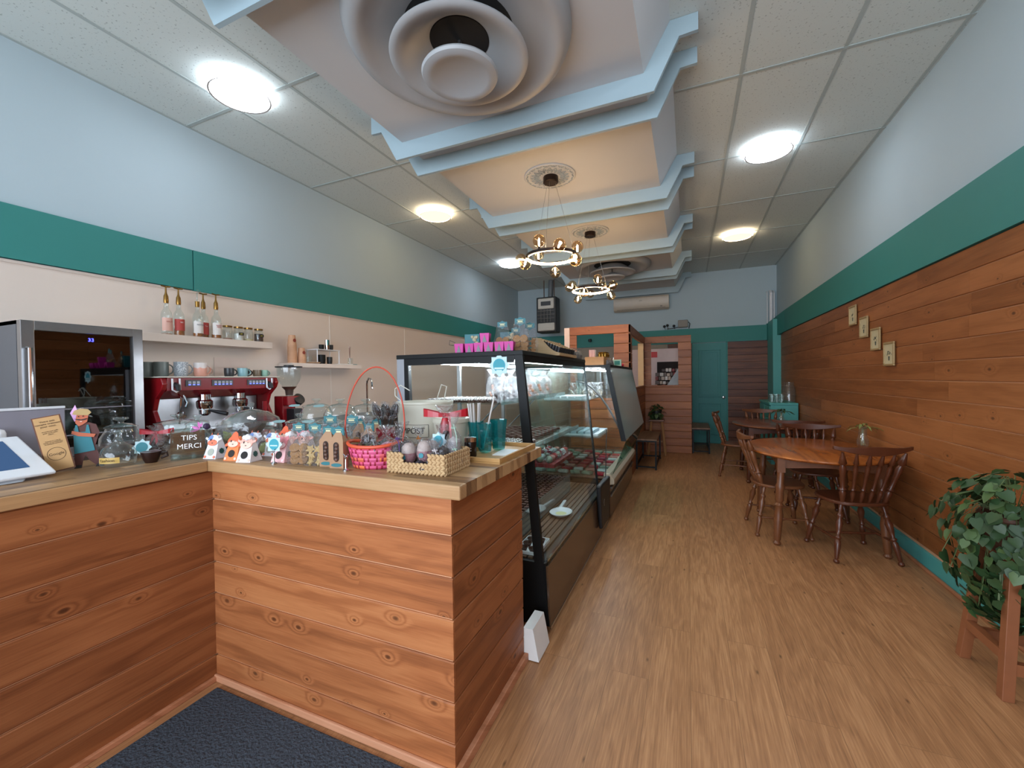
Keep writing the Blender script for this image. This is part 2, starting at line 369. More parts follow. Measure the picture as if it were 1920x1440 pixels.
# door
dr = MB().box(DX0+.001, YB-.012, .001, DX1-.001, YB+.09, DH-.001)
for z0, z1 in ((.18, .82), (.95, 1.93)):
    dr.box(DX0+.11, YB-.022, z0, DX0+.125, YB-.012, z1).box(DX1-.125, YB-.022, z0, DX1-.11, YB-.012, z1)
    dr.box(DX0+.11, YB-.022, z0, DX1-.11, YB-.012, z0+.015).box(DX0+.11, YB-.022, z1-.015, DX1-.11, YB-.012, z1)
    dr.box(DX0+.16, YB-.018, z0+.05, DX1-.16, YB-.012, z1-.05)
door = struct(dr.build('door_1', plain('door_teal', '#2b7f7c', .5), smooth=False, bevel=.003))
k = MB().lathe([(.026, 0), (.026, .006), (.012, .01), (.011, .03), (.028, .04), (.03, .055), (.02, .066), (.001, .07)], 16, Matrix.Translation((.655, YB-.012, .955)) @ Matrix.Rotation(radians(90), 4, 'X'))
k.build('door_handle', M_chrome, door)
struct(MB().box(DX0-.016, YB-.03, 0, DX0+.004, YB, DH+.01).box(DX1-.004, YB-.03, 0, DX1+.022, YB, DH+.01).build('trim_10', M_teal, smooth=False))
# white conduit on the back wall corner
g = MB()
for x, r, z0 in ((1.49, .03, 2.40), (1.54, .012, 2.40), (1.425, .008, 2.40)):
    g.tube([(x, 9.40, z0), (x, 9.40, 2.98), (x, 9.44, 3.02), (x, 9.49, 3.03)], r, 10)
tag(g.build('conduit_pipe', M_whitep), 'white pipes climbing the back right corner above the teal band', 'pipe')

# ---------------------------------------------------------------- dropped soffit with stepped mouldings
sx = [(-.085, ZC), (-.24, 3.27), (-2.06, 3.27), (-2.215, ZC)]
m = MB(); ysf, yse = -.3, 9.42
m.add([(x, ysf, z) for x, z in sx]+[(x, yse, z) for x, z in sx], [(0,1,2,3), (7,6,5,4), (0,4,5,1), (1,5,6,2), (2,6,7,3)])
struct(m.build('ceiling_soffit', M_soffit, smooth=False))
out = [(.07, 3.538), (.07, 3.435), (-.035, 3.43), (-.18, 3.145), (-2.12, 3.145), (-2.265, 3.40), (-2.365, 3.405), (-2.365, 3.538)]
inn = [(.045, 3.538), (-.1, 3.538), (-.235, 3.275), (-2.065, 3.275), (-2.2, 3.538), (-2.34, 3.538)]
idx = 11
for y in (1.05, 1.33, 2.707, 2.988, 4.362, 4.66, 6.01, 6.29, 7.74, 8.02, 9.32):
    poly = [(-.085, ZC-.002), (.07, ZC-.002), (.07, 3.435), (-.035, 3.43), (-.18, 3.145), (-2.12, 3.145), (-2.265, 3.40), (-2.365, 3.405), (-2.365, ZC-.002), (-2.215, ZC-.002), (-2.06, 3.27), (-.24, 3.27)]
    # boards of the moulding as three quads, so the faces stay planar
    mm = MB(); a, b = y, y+.024
    def q(p):
        mm.add([(x, a, z) for x, z in p]+[(x, b, z) for x, z in p], [(0,1,2,3), (7,6,5,4)]+[(i, i+4, (i+1) % 4+4, (i+1) % 4) for i in range(4)])
    q([poly[0], poly[3], poly[2], poly[1]][::1]); q([poly[0], poly[11], poly[4], poly[3]]); q([poly[11], poly[10], poly[5], poly[4]]); q([poly[10], poly[9], poly[6], poly[5]]); q([poly[9], poly[8], poly[7], poly[6]])
    struct(mm.build('trim_%d' % idx, M_trimblue, smooth=False)); idx += 1

# ---------------------------------------------------------------- counters
CZ = [0, .117, .264, .411, .558, .706, .854, .989]
c1 = thing('service_counter', 'L-shaped customer counter clad in orange stained pine planks, facing the entrance', 'counter')
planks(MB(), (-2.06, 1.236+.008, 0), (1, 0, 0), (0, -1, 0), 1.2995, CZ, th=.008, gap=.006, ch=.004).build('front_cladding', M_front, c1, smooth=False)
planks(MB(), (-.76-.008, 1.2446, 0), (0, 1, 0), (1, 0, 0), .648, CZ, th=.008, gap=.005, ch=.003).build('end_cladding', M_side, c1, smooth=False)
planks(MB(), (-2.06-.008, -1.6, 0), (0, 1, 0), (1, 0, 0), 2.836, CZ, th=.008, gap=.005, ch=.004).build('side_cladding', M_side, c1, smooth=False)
MB().box(-2.06, 1.2445, 0, -.7685, 1.89, .988).box(-2.62, -1.6, 0, -2.0685, 1.89, .988).build('carcass', M_tongue, c1, smooth=False)
MB().box(-2.06, 1.222, 0, -.76, 1.236, .03).box(-.76, 1.236, 0, -.738, 1.9, .04).box(-2.06, -1.6, 0, -2.042, 1.236, .024).build('toe_trim', wood('toe_trim_pine', '#cf9674', '#bd7f5c', '#9c6342', 'X', 'Z', knots=0), c1, smooth=False, bevel=.004)
# worktop of butcher block strips
wt = thing('butcher_block_worktop', 'thick butcher block worktop of mixed brown strips on the pine counter', 'worktop')
m = MB(); y = 1.206+.052; rr = random.Random(3)
while y < 2.05:
    wd = rr.choice((.034, .042, .05)); y2 = min(y+wd, 2.06)
    if y2-y < .01: break
    x = -2.05
    while x < -.71:
        x2 = min(x+rr.uniform(.35, .8), -.71)
        if -.71-x2 < .12: x2 = -.71
        m.box(x, y, .992, x2-.0006, y2-.0006, 1.04); x = x2
    y = y2
m.build('block_top', M_slabX, wt, smooth=False)
MB().box(-2.052, 1.206, .990, -.708, 1.2575, 1.0405).build('front_rail', M_slabEdge, wt, smooth=False, bevel=.006)
m = MB(); x = -2.64
while x < -2.052:
    x2 = min(x+rr.choice((.04, .05)), -2.052); y = -1.6
    if x2-x < .01: break
    while y < 2.06:
        y2 = min(y+rr.uniform(.4, .9), 2.06); m.box(x, y, .995, x2-.0006, y2-.0006, 1.0395); y = y2
    x = x2
m.build('left_block_top', M_slabY, wt, smooth=False)
MB().box(-2.05, -1.6, .992, -2.04, 1.206, 1.039).build('left_rail', wood('left_rail_wood', '#b98f63', '#9a744f', '#6f5036', 'Y', 'Z', grain=24, knots=0, soft=.5), wt, smooth=False, bevel=.004)
# door mat
t = NT('mat_pile'); nz = t.n('ShaderNodeTexNoise', i_Scale=90.0, i_Detail=3.0, i_Vector=t.obj())
t.bsdf(t.mix(nz.outputs[0], S('#262b31'), S('#59606a')), .95, 0, .1, bump=nz.outputs[0], bs=1., bd=.01)
tag(MB().box(-1.99, -.4, .0, -.85, 1.195, .012).build('entrance_mat', t.m, smooth=False, bevel=.005), 'dark grey ribbed entrance mat tucked in the corner of the counter', 'mat')
# ceiling lamps
def ceiling_lamp(x, y, warm, label):
    r = thing('ceiling_lamp', label, 'ceiling lamp', (x, y, ZC))
    MB().lathe([(.15, -.004), (.16, -.02), (.2, -.022), (.205, -.03), (.205, -.052), (.198, -.058), (.186, -.056), (.186, -.05)], 40).build('rim', emit('rim_warm' if warm else 'rim_cool', '#ffe0b8' if warm else '#e9f3ff', 9. if warm else 7.), r)
    MB().lathe([(.0005, -.062), (.1, -.061), (.17, -.058), (.186, -.053), (.186, -.04), (.0005, -.04)], 40).build('diffuser', emit('diff_warm' if warm else 'diff_cool', '#ffcf66' if warm else '#eef4ff', 3.4 if warm else 12.), r)
    MB().lathe([(.1865, -.0555), (.198, -.0595), (.1985, -.0605), (.187, -.0575)], 40, caps=False).build('seam_ring', plain('seam_grey', '#8b8580', .5), r)
for a in ((-2.99, 2.05, 0, 'round flush ceiling lamp nearest the counter, left of the soffit, glowing cool white'),
          (-2.965, 4.55, 1, 'round flush ceiling lamp glowing warm yellow left of the soffit'),
          (-3.0, 7.08, 0, 'round flush ceiling lamp glowing cool white at the far left, behind the chandelier'),
          (.71, 4.57, 0, 'round flush ceiling lamp glowing cool white right of the soffit'),
          (.70, 7.15, 1, 'round flush ceiling lamp glowing warm yellow right of the soffit near the back wall')): ceiling_lamp(*a)
for a in ((.71, 2.05, 0, 'round flush ceiling lamp above the aisle, nearest the entrance on the right of the soffit'), (-3.0, -.4, 0, 'round flush ceiling lamp near the entrance left'), (.71, -.4, 0, 'round flush ceiling lamp near the entrance right')): ceiling_lamp(*a)

# ---------------------------------------------------------------- ceiling fittings
M_diff = plain('diffuser_paint', '#a9abad', .5, vary=.02, scale=5)
M_dark = plain('dark_duct', '#141517', .8)
def air_diffuser(x, y, label):
    r = thing('air_diffuser', label, 'air vent', (x, y, 3.27))
    MB().lathe([(.60, -.0005), (.605, -.03), (.59, -.065), (.56, -.085), (.52, -.085), (.49, -.068), (.42, -.045), (.33, -.02), (.30, -.006), (.299, -.0005)], 64, caps=False).build('outer_cone', M_diff, r)
    MB().lathe([(.0005, -.004), (.299, -.004), (.299, -.0005), (.0005, -.0005)], 48).build('duct', M_dark, r)
    MB().lathe([(.16, -.03), (.24, -.09), (.30, -.135), (.335, -.15), (.36, -.15), (.372, -.142), (.368, -.132), (.33, -.12), (.25, -.06), (.19, -.02)], 64, caps=False).build('middle_cone', M_diff, r)
    MB().lathe([(.0005, -.015), (.15, -.015), (.158, -.02), (.158, -.034), (.0005, -.034)], 40).build('inner_duct', M_dark, r)
    MB().lathe([(.0005, -.215), (.12, -.218), (.15, -.232), (.175, -.236), (.2, -.228), (.207, -.215), (.2, -.203), (.12, -.17), (.03, -.13), (.0005, -.125)], 56).build('centre_dish', M_diff, r)
    MB().tube([(0, 0, -.14), (0, 0, -.01)], .012, 8).build('hanger_rod', M_steel, r)
    return r
air_diffuser(-1.13, 2.0, 'large round grey air diffuser with stacked cones above the counter')
air_diffuser(-1.15, 7.05, 'round grey air diffuser on the soffit behind the two chandeliers')
M_med = plain('medallion_plaster', '#c4c6c6', .6); M_medl = plain('medallion_relief', '#93a0a6', .6)
def medallion(x, y, label):
    r = thing('ceiling_medallion', label, 'ceiling medallion', (x, y, 3.27))
    MB().lathe([(.235, -.0005), (.236, -.010), (.228, -.016), (.215, -.012), (.19, -.008), (.185, -.014), (.178, -.008), (.08, -.012), (.0005, -.012)], 56).build('plate', M_med, r)
    m = MB()
    for k in range(20):
        a = 2*pi*k/20
        for rr_, s_ in ((.15, .02), (.118, .014)):
            aa = a+(pi/20 if rr_ < .13 else 0); q = Matrix.Rotation(aa, 4, 'Z') @ Matrix.Translation((rr_, 0, -.013))
            m.tube([(-.025, 0, 0), (-.005, s_*.6, -.003), (.018, s_*.35, -.004), (.026, 0, -.002), (.018, -s_*.35, -.004), (-.005, -s_*.6, -.003)], .0028, 5, closed=True, mat=q)
        q = Matrix.Rotation(a+pi/20, 4, 'Z') @ Matrix.Translation((.208, 0, -.015))
        m.tube([(.01, -.026, 0), (-.006, -.012, -.003), (.004, 0, -.004), (-.006, .012, -.003), (.01, .026, 0)], .003, 5, mat=q)
    m.build('leaf_relief', M_medl, r)
    return r
medallion(-1.166, 3.71, 'ornate plaster ceiling medallion above the nearer chandelier')
medallion(-1.145, 5.33, 'ornate plaster ceiling medallion above the farther chandelier')
M_globe = glass('amber_globe', '#ead6bb', .05, rough=.03, refl=1.2)
M_fil = emit('filament', '#ffe6c6', 150.); M_led = emit('ring_led', '#ffd9a0', 22.)
M_bronze = plain('dark_bronze', '#2a1c16', .35, metal=.5)
def chandelier(x, y, label, phase):
    r = thing('ring_chandelier', label, 'chandelier', (x, y, 3.258))
    MB().lathe([(.068, 0), (.07, -.004), (.07, -.052), (.062, -.058), (.0005, -.058)], 32).build('canopy', M_bronze, r)
    zr = -.735; m = MB()
    for k in range(3):
        a = 2*pi*k/3+.6; m.tube([(.045*cos(a), .045*sin(a), -.055), (.232*cos(a), .232*sin(a), zr+.012)], .0016, 5)
    m.build('suspension_wire', M_steel, r)
    MB().lathe([(.225, zr-.012), (.242, zr-.012), (.242, zr+.014), (.225, zr+.014), (.225, zr-.012)], 56, caps=False).build('ring', M_bronze, r)
    MB().lathe([(.2245, zr+.008), (.2235, zr-.010), (.225, zr-.0145), (.236, zr-.0145)], 56, caps=False).build('light_strip', M_led, r)
    for k in range(9):
        a = 2*pi*k/9+phase; md = k % 3
        rad, dz = ((.238, .085), (.305, .012), (.262, -.08))[md]
        c = Vector((rad*cos(a), rad*sin(a), zr+dz)); base = Vector((.235*cos(a), .235*sin(a), zr))
        gl = MB().ball(tuple(c), .056, 20, 12).build('globe', M_globe, r, angle=80)
        d = (c-base).normalized()
        MB().turned(base, base+d*.034, [(0, .010), (1, .012)], 10).build('lamp_holder', M_bronze, gl)
        MB().tube([base+d*.04, base+d*.052, base+d*.095], .0075, 8).build('bulb', M_fil, gl)
    return r
chandelier(-1.158, 3.712, 'nearer ring chandelier with amber globes hanging from a medallion', .35)
chandelier(-1.145, 5.33, 'farther ring chandelier with amber globes, just in front of the far air diffuser', 1.1)
# unit heater hung from the ceiling
r = thing('unit_heater', 'black and cream hanging unit heater near the back left corner', 'heater', (-2.80, 8.50, 2.38))
MB().box(-.22, .02, 0, .22, .34, .76).build('housing', plain('heater_black', '#1b1c1c', .5), r, bevel=.02, smooth=False)
MB().box(-.18, 0, .50, .18, .04, .73).build('upper_panel', plain('heater_cream', '#b9b3a8', .45), r, bevel=.02, smooth=False); MB().box(-.19, 0, .03, .19, .04, .20).build('lower_panel', plain('heater_cream', '#b9b3a8', .45), r, bevel=.02, smooth=False)
MB().box(-.11, -.006, .57, .11, .0, .66).build('slot', M_blackp, r, bevel=.02, smooth=False)
m = MB()
for k in range(4): m.box(-.115+k*.072, .0, .22, -.103+k*.072, .012, .49)
for z in (.29, .37, .45): m.box(-.19, -.004, z, .19, .006, z+.012)
m.build('grille', plain('heater_grille', '#5f5a55', .4, metal=.3), r, smooth=False)
m = MB().tube([(-.1, .2, .76), (-.1, .2, 1.155)], .012, 8).tube([(.13, .2, .76), (.13, .2, 1.155)], .012, 8)
m.build('hanging_rod', plain('rust_rod', '#5d4b41', .6), r); MB().tube([(.03, .25, .75), (.05, .25, 1.155)], .055, 16).build('flue_pipe', plain('flue_grey', '#5f6468', .5), r)
# air conditioner
r = thing('air_conditioner', 'wide cream wall air conditioner under the end of the soffit', 'air conditioner', (-.93, 9.5, 2.82))
pr = [(-.001, .02), (-.10, .0), (-.17, .03), (-.20, .09), (-.205, .27), (-.18, .30), (-.001, .305)]
m = MB(); vs = [(-.57, a, b) for a, b in pr]+[(.57, a, b) for a, b in pr]; n = len(pr)
m.add(vs, [tuple(range(n)), tuple(range(n, 2*n))[::-1]]+[(i, i+n, (i+1) % n+n, (i+1) % n) for i in range(n)])
m.build('body', plain('ac_cream', '#b8ad9c', .35), r, angle=30, bevel=.006)
MB().box(-.5, -.195, .035, .5, -.165, .045).build('louver', plain('ac_louver', '#8d8375', .4), r, smooth=False)
MB().box(-.03, -.2065, .2, .03, -.204, .207).box(.40, -.2, .06, .44, -.19, .07).build('badge', M_blackp, r, smooth=False)
# emergency light box with spot heads on the band ledge
r = thing('emergency_light', 'grey emergency light box with lamp heads on the teal band ledge', 'emergency light', (-.10, 9.43, 2.388))
MB().box(-.09, -.06, .03, .10, .06, .18).build('battery_box', plain('taupe_box', '#8a847c', .6), r, bevel=.01, smooth=False)
MB().tube([(.12, 0, .002), (.14, 0, .1), (.11, 0, .14)], .008, 6).tube([(-.09, 0, .04), (-.2, 0, .02), (-.31, 0, .012)], .007, 6).build('cable', M_blackp, r)
for x, z in ((-.3, .09), (-.36, .07), (-.17, .07)):
    MB().ball((x, 0, z), .028, 12, 8).tube([(x, 0, z-.02), (x+.02, 0, .004)], .006, 6).build('lamp_head', M_blackp, r)
# pictures on the right wall
M_fr = plain('aged_gold_frame', '#a58a5e', .5, vary=.2, scale=80); M_cv = plain('cream_print', '#c7bb97', .7); M_ink = plain('print_ink', '#4b5148', .8, vary=.5, scale=150)
for i, (yc, zc, fl) in enumerate(((5.26, 1.99, 'with a tall plant print, highest of the four'), (4.97, 1.84, 'with a round bouquet print, second highest of the four'), (4.70, 1.705, 'with a dark flower print, second lowest of the four'), (4.43, 1.56, 'with a spreading plant print, lowest of the four'))):
    r = thing('picture_frame', 'small antique gold picture frame '+fl, 'picture', (XR-.048, yc, zc), group=None)
    w2, h2 = .098, .100; b = .018
    MB().box(-.014, -w2, -h2, .0, w2, -h2+b).box(-.014, -w2, h2-b, .0, w2, h2).box(-.014, -w2, -h2+b, .0, -w2+b, h2-b).box(-.014, w2-b, -h2+b, .0, w2, h2-b).build('frame', M_fr, r, smooth=False, bevel=.004)
    MB().box(-.006, -w2+b, -h2+b, -.001, w2-b, h2-b).build('print', M_cv, r, smooth=False)
    m = MB(); rg = random.Random(i)
    for k in range(10+2*i):
        a = rg.uniform(-1.2, 1.2); l = rg.uniform(.02, .045)
        y, z = l*sin(a)*(.6+.2*i), -.02+l*cos(a); m.add([(-.0065, y-.006, z), (-.0065, y, z-.008), (-.0065, y+.006, z), (-.0065, y, z+.009)], [(0, 1, 2, 3)])
    m.add([(-.0066, -.016, -.02), (-.0066, .016, -.02), (-.0066, .011, -.055), (-.0066, -.011, -.055)], [(0, 1, 2, 3)])
    m.build('motif', M_ink, r, smooth=False)

# ---------------------------------------------------------------- partition with openings, and the kitchen seen through it
r = thing('wood_partition', 'orange plank partition with square openings around the kitchen', 'partition')
zp = [k*.1335 for k in range(16)]; zp[-1] = 1.998
def framed(o, ud, nd, L, w0, w1, z0, z1, mat, nm):
    mb = MB(); low = [z for z in zp if z < z0-.03]+[z0]; mid = [z0]+[z for z in zp if z0+.03 < z < z1-.03]+[z1]
    planks(mb, o, ud, nd, L, low, th=.02)
    O = Vector(o)
    if w0 > .01: planks(mb, O, ud, nd, w0, mid, th=.02)
    if L-w1 > .01: planks(mb, O+Vector(ud)*w1, ud, nd, L-w1, mid, th=.02)
    planks(mb, O, ud, nd, L, [z1, 2.135], th=.02)
    return mb.build(nm, mat, r, smooth=False)
framed((-1.60, 5.99, 0), (1, 0, 0), (0, -1, 0), .86, .10, .635, 1.10, 2.015, M_partwood, 'near_panel')
framed((-.76, 5.97, 0), (0, 1, 0), (1, 0, 0), 2.13, .21, 1.93, 1.236, 2.0, M_partside, 'side_panel')
framed((-.74, 8.12, 0), (1, 0, 0), (0, -1, 0), .79, .108, .574, 1.238, 2.01, M_partwood, 'far_panel')
m = MB()
m.box(-1.60, 5.992, 0, -.765, 6.03, 1.09).box(-.80, 6.03, 0, -.762, 8.1, 1.23).box(-.76, 8.122, 0, .045, 8.16, 1.23)
m.box(-1.60, 5.992, 2.02, -.765, 6.03, 2.13).box(-.80, 6.03, 2.01, -.762, 8.1, 2.13).box(-.76, 8.122, 2.02, .045, 8.16, 2.13)
m.box(-1.60, 5.992, 1.09, -1.56, 6.03, 2.02).box(-.80, 5.995, 1.2, -.762, 6.05, 2.02).box(-.80, 8.05, 1.2, -.762, 8.16, 2.02).box(.0, 8.122, 1.2, .045, 8.16, 2.02)
m.build('stud_frame', plain('raw_pine_stud', '#d8a775', .6), r, smooth=False)
MB().box(-.84, 7.86, 1.236, -.745, 7.9, 2.0).build('pale_jamb', plain('pale_pine', '#e3bb86', .5), r, smooth=False)
tag(MB().box(-1.68, 5.96, 1.6, -1.603, 6.04, 2.13).build('cabinet_panel', plain('pinkish_white', '#dcc6bd', .5), smooth=False), 'narrow pale upright panel at the left edge of the wood partition', 'panel')
# kitchen things beyond
tag(MB().box(-1.5, 9.30, 1.1, .03, 9.44, 1.98).build('kitchen_cabinet', plain('kitchen_white', '#e3c9c6', .5), smooth=False), 'white kitchen wall cabinet seen through the far square opening', 'cabinet')
tag(MB().box(-.72, 9.285, 1.80, -.60, 9.298, 1.92).build('red_notice', plain('notice_red', '#d63a3c', .5), smooth=False), 'small red and white notice on the kitchen cabinet', 'sign')
r = thing('kitchen_rack', 'dark kitchen shelf crowded with wrapped goods behind the far opening', 'shelf', (-.40, 9.0, 0))
MB().box(-.25, -.10, 0, .36, .28, 1.15).build('rack_body', M_blackp, r, smooth=False)
MB().box(-.2, .20, 1.16, .36, .28, 1.70).build('rack_back', plain('rack_back_dark', '#241b1b', .8), r, smooth=False)  # near-black board standing behind the packs
rg = random.Random(4)
pk = [plain('pack_%d' % i, c, .5) for i, c in enumerate(('#8c3a3a', '#d9cfc9', '#6b5a55', '#a8a3a3', '#4a3c38', '#c7b2a4'))]
n = 0
for row, z in enumerate((1.152, 1.235, 1.32, 1.40, 1.49)):
    x = -.62 if row < 4 else -.5
    while x < -.12:
        w = rg.uniform(.05, .09); hh = rg.uniform(.06, .078)
        o = MB().box(x, 8.92+.02*row, z, x+w-.006, 9.10, z+hh).build('wrapped_pack', pk[rg.randrange(6)], smooth=False, bevel=.008)
        tag(o, 'small wrapped pack piled on the kitchen shelf beyond the far opening', 'pack', 'packs on the kitchen shelf'); x += w
r = tag(MB().add([(-.42, 8.5, 1.16), (.03, 8.44, 1.16), (.03, 8.40, 1.86), (-.42, 8.62, 1.17), (.03, 8.58, 1.16), (.03, 8.53, 1.86)], [(0,1,2), (3,5,4), (0,2,5,3), (1,4,5,2), (0,3,4,1)]).build('plastic_sheet', plain('plastic_bag', '#aeb4b8', .25, vary=.25, scale=14, bump=.4)), 'translucent grey plastic sheet sloping across the far opening', 'plastic sheet')
r.location = (0, 0, 0)
tag(MB().box(-.42, 8.40, .0, .03, 8.64, 1.155).build('stainless_bench', M_steel, smooth=False), 'stainless bench standing behind the far partition panel', 'bench')
r = thing('baking_rack', 'wire baking rack seen through the side opening of the partition', 'rack', (-1.35, 7.9, 0))
m = MB()
for x in (-.12, .12):
    for y in (-.3, .3): m.box(x-.012, y-.012, 0, x+.012, y+.012, 1.75)
m.build('frame', M_steel, r, smooth=False); m = MB()
for k in range(14): m.box(-.12, -.3, .25+k*.1, .12, .3, .262+k*.1)
m.build('shelf', plain('rack_tray', '#7b7670', .4, metal=.6), r, smooth=False)
tag(MB().box(-1.38, YB-.075, 1.62, -1.18, YB-.04, 1.86).build('wall_picture', plain('pic_blue', '#3b5961', .5), smooth=False, bevel=.004), 'small dark framed picture on the kitchen back wall', 'picture')
o = MB().lathe([(.0005, 0), (.035, .004), (.04, .03), (.035, .07), (.0005, .075)], 16).build('security_camera', M_blackp, loc=(-2.05, 9.40, 2.20)); tag(o, 'small black camera on the teal band seen through the near opening', 'camera')
MB().box(-.015, .0, .02, .015, .06, .05).build('bracket', M_blackp, o, smooth=False)

# ---------------------------------------------------------------- display cases
M_lam = plain('bronze_laminate', '#4a3423', .22, vary=.25, scale=7, spec=.8)
M_slat = wood('case_deck', '#7a5c47', '#5f4636', '#3d2b20', 'Y', 'X', grain=60, knots=0, isl=.2)
M_tube = emit('led_tube', '#eaf4ff', 60.)
M_greyp = plain('grey_panel', '#8d8e94', .4)
def slab(pts, axis, a, b):
    """outline in the plane normal to axis 'Y' given as (x, z), extruded from a to b"""
    m = MB(); n = len(pts); ar = sum(pts[i][0]*pts[(i+1) % n][1]-pts[(i+1) % n][0]*pts[i][1] for i in range(n))
    if ar < 0: pts = pts[::-1]
    return m.add([(x, a, z) for x, z in pts]+[(x, b, z) for x, z in pts], [tuple(range(n)), tuple(range(n, 2*n))[::-1]]+[(i, i+n, (i+1) % n+n, (i+1) % n) for i in range(n)])
c = thing('display_case', 'nearer glass display case with black frame and chocolates, beside the counter', 'display case')
y0, y1 = 2.14, 3.64
slab([(-1.70, 1.530), (-.838, 1.530), (-.842, 1.556), (-1.70, 1.556)], 'Y', y0-.005, y1+.01).build('top_panel', M_black, c, smooth=False, bevel=.002)
slab([(-1.70, .06), (-.712, .06), (-.725, .385), (-1.70, .385)], 'Y', y0, 3.92).build('base', M_black, c, smooth=False)
slab([(-.711, .045), (-.700, .045), (-.713, .37), (-.724, .37)], 'Y', y0+.002, 3.93).build('front_panel', M_lam, c, smooth=False)
MB().box(-.712, y0, .030, -.698, 3.93, .044).build('kick_strip', M_chrome, c, smooth=False)
MB().box(-1.60, y0+.06, 0, -.78, y0+.12, .06).box(-1.60, 3.8, 0, -.78, 3.86, .06).build('foot', M_blackp, c, smooth=False)
slab([(-.892, 1.53), (-.842, 1.53), (-.706, .045), (-.758, .045)], 'Y', y0-.004, y0+.022).build('front_post', M_black, c, smooth=False)
slab([(-.858, 1.53), (-.842, 1.53), (-.724, .37), (-.740, .37)], 'Y', y1-.02, y1).build('rear_post', M_black, c, smooth=False)
MB().box(-1.70, y0, .385, -1.645, y0+.03, 1.53).build('corner_panel', M_greyp, c, smooth=False)
slab([(-1.645, 1.53), (-1.615, 1.53), (-1.585, .385), (-1.615, .385)], 'Y', y0, y0+.03).build('back_post', M_black, c, smooth=False)
slab([(-1.615, 1.49), (-.90, 1.49), (-.897, 1.53), (-1.615, 1.53)], 'Y', y0, y0+.018).build('top_rail', M_black, c, smooth=False)
slab([(-.858, 1.49), (-.845, 1.49), (-.842, 1.53), (-.855, 1.53)], 'Y', y0+.03, y1-.02).build('front_rail', M_black, c, smooth=False)
slab([(-1.585, .39), (-.79, .39), (-.893, 1.49), (-1.61, 1.49)], 'Y', y0+.008, y0+.014).build('end_glass', M_glass, c, smooth=False)
m = MB(); m.add([(-.843, y0+.02, 1.49), (-.843, y1, 1.49), (-.722, y1-.12, .37), (-.722, y0+.02, .37), (-.837, y0+.02, 1.49), (-.837, y1, 1.49), (-.716, y1-.12, .37), (-.716, y0+.02, .37)], [(0,1,2,3), (7,6,5,4), (0,4,5,1), (1,5,6,2), (2,6,7,3), (3,7,4,0)])
m.build('front_glass', M_glass, c, smooth=False)
MB().box(-.735, y0+.03, .386, -.722, 3.5, .393).build('glass_sill', M_chrome, c, smooth=False)
MB().box(-1.60, y1-.02, .385, -.86, y1-.014, 1.49).build('far_glass', M_glass, c, smooth=False)
m = MB()
for k in range(22): m.box(-1.56+k*.036, y0+.03, .386, -1.532+k*.036, 3.88, .396)
m.build('deck', M_slat, c, smooth=False)
for z, xa in ((1.245, -1.02), (.955, -.90)):
    s_ = MB().box(-1.60, y0+.10, z, xa, y1-.03, z+.007).build('glass_shelf', glass('shelf_glass', '#f2f8f7', .08), c, smooth=False)
    MB().box(xa-.004, y0+.10, z-.003, xa+.002, y1-.03, z+.028).build('price_rail', glass('rail_glass', '#e8f2f2', .2, milk_a=.12), s_, smooth=False)
MB().box(-1.60, 3.02, .70, -.94, y1-.03, .707).build('short_shelf', M_glass, c, smooth=False)
m = MB().tube([(-1.45, y0+.12, 1.505), (-1.45, y1-.12, 1.505)], .011, 8).tube([(-1.02, y0+.12, 1.515), (-1.02, y1-.12, 1.515)], .011, 8)
m.build('lamp_tube', M_tube, c)
for z in (1.2, .92):
    pass
m = MB()
for y in (y0+.6, y1-.1): m.tube([(-1.6, y, .9), (-1.25, y, 1.24)], .007, 6).box(-1.61, y-.012, .4, -1.585, y+.012, 1.5)
m.build('shelf_bracket', M_steel, c)
# logo sticker on the end glass
stk = [(.055*(1.22 if k % 2 == 0 else .92)*cos(pi/2+pi*k/8), .055*(1.22 if k % 2 == 0 else .92)*sin(pi/2+pi*k/8)) for k in range(16)]
M_stw = plain('sticker_pale', '#bcd6da', .5); M_stt = plain('sticker_teal', '#2f93a3', .5)
def badge(name, parent, s=1., loc=(0, 0, 0), rot=(0, 0, 0), words='CHOCOLAT'):
    b_ = MB().prism([(x*s, y*s) for x, y in stk], 0, .001*s).build(name, M_stw, parent, smooth=False, loc=loc, rot=rot)
    return b_
b_ = badge('logo_sticker', c, 1., (-.985, y0-.002, 1.475), (radians(90), 0, 0))
MB().lathe([(.0005, .0012), (.038, .0012), (.038, .002), (.0005, .002)], 28).build('sticker_disc', M_stt, b_)
MB().box(-.03, -.022, .002, .03, -.012, .0026).box(-.018, -.04, .002, .018, -.026, .0026).build('sticker_band', M_stw, b_, smooth=False)
b2 = MB().prism([(-.045, 0), (.045, 0), (.045, .075), (-.045, .075)], 0, .001).build('rating_label', M_paper, c, smooth=False); b2.rotation_euler = (radians(90), 0, radians(90)); b2.location = (-.7115, 2.20, .245)
b2.rotation_euler = (radians(90-2), 0, radians(90))
text_obj('label_text', '||||| |||\nPROMO', .022, M_blackp, b2, (0, .04, .0012), ext=.0003)

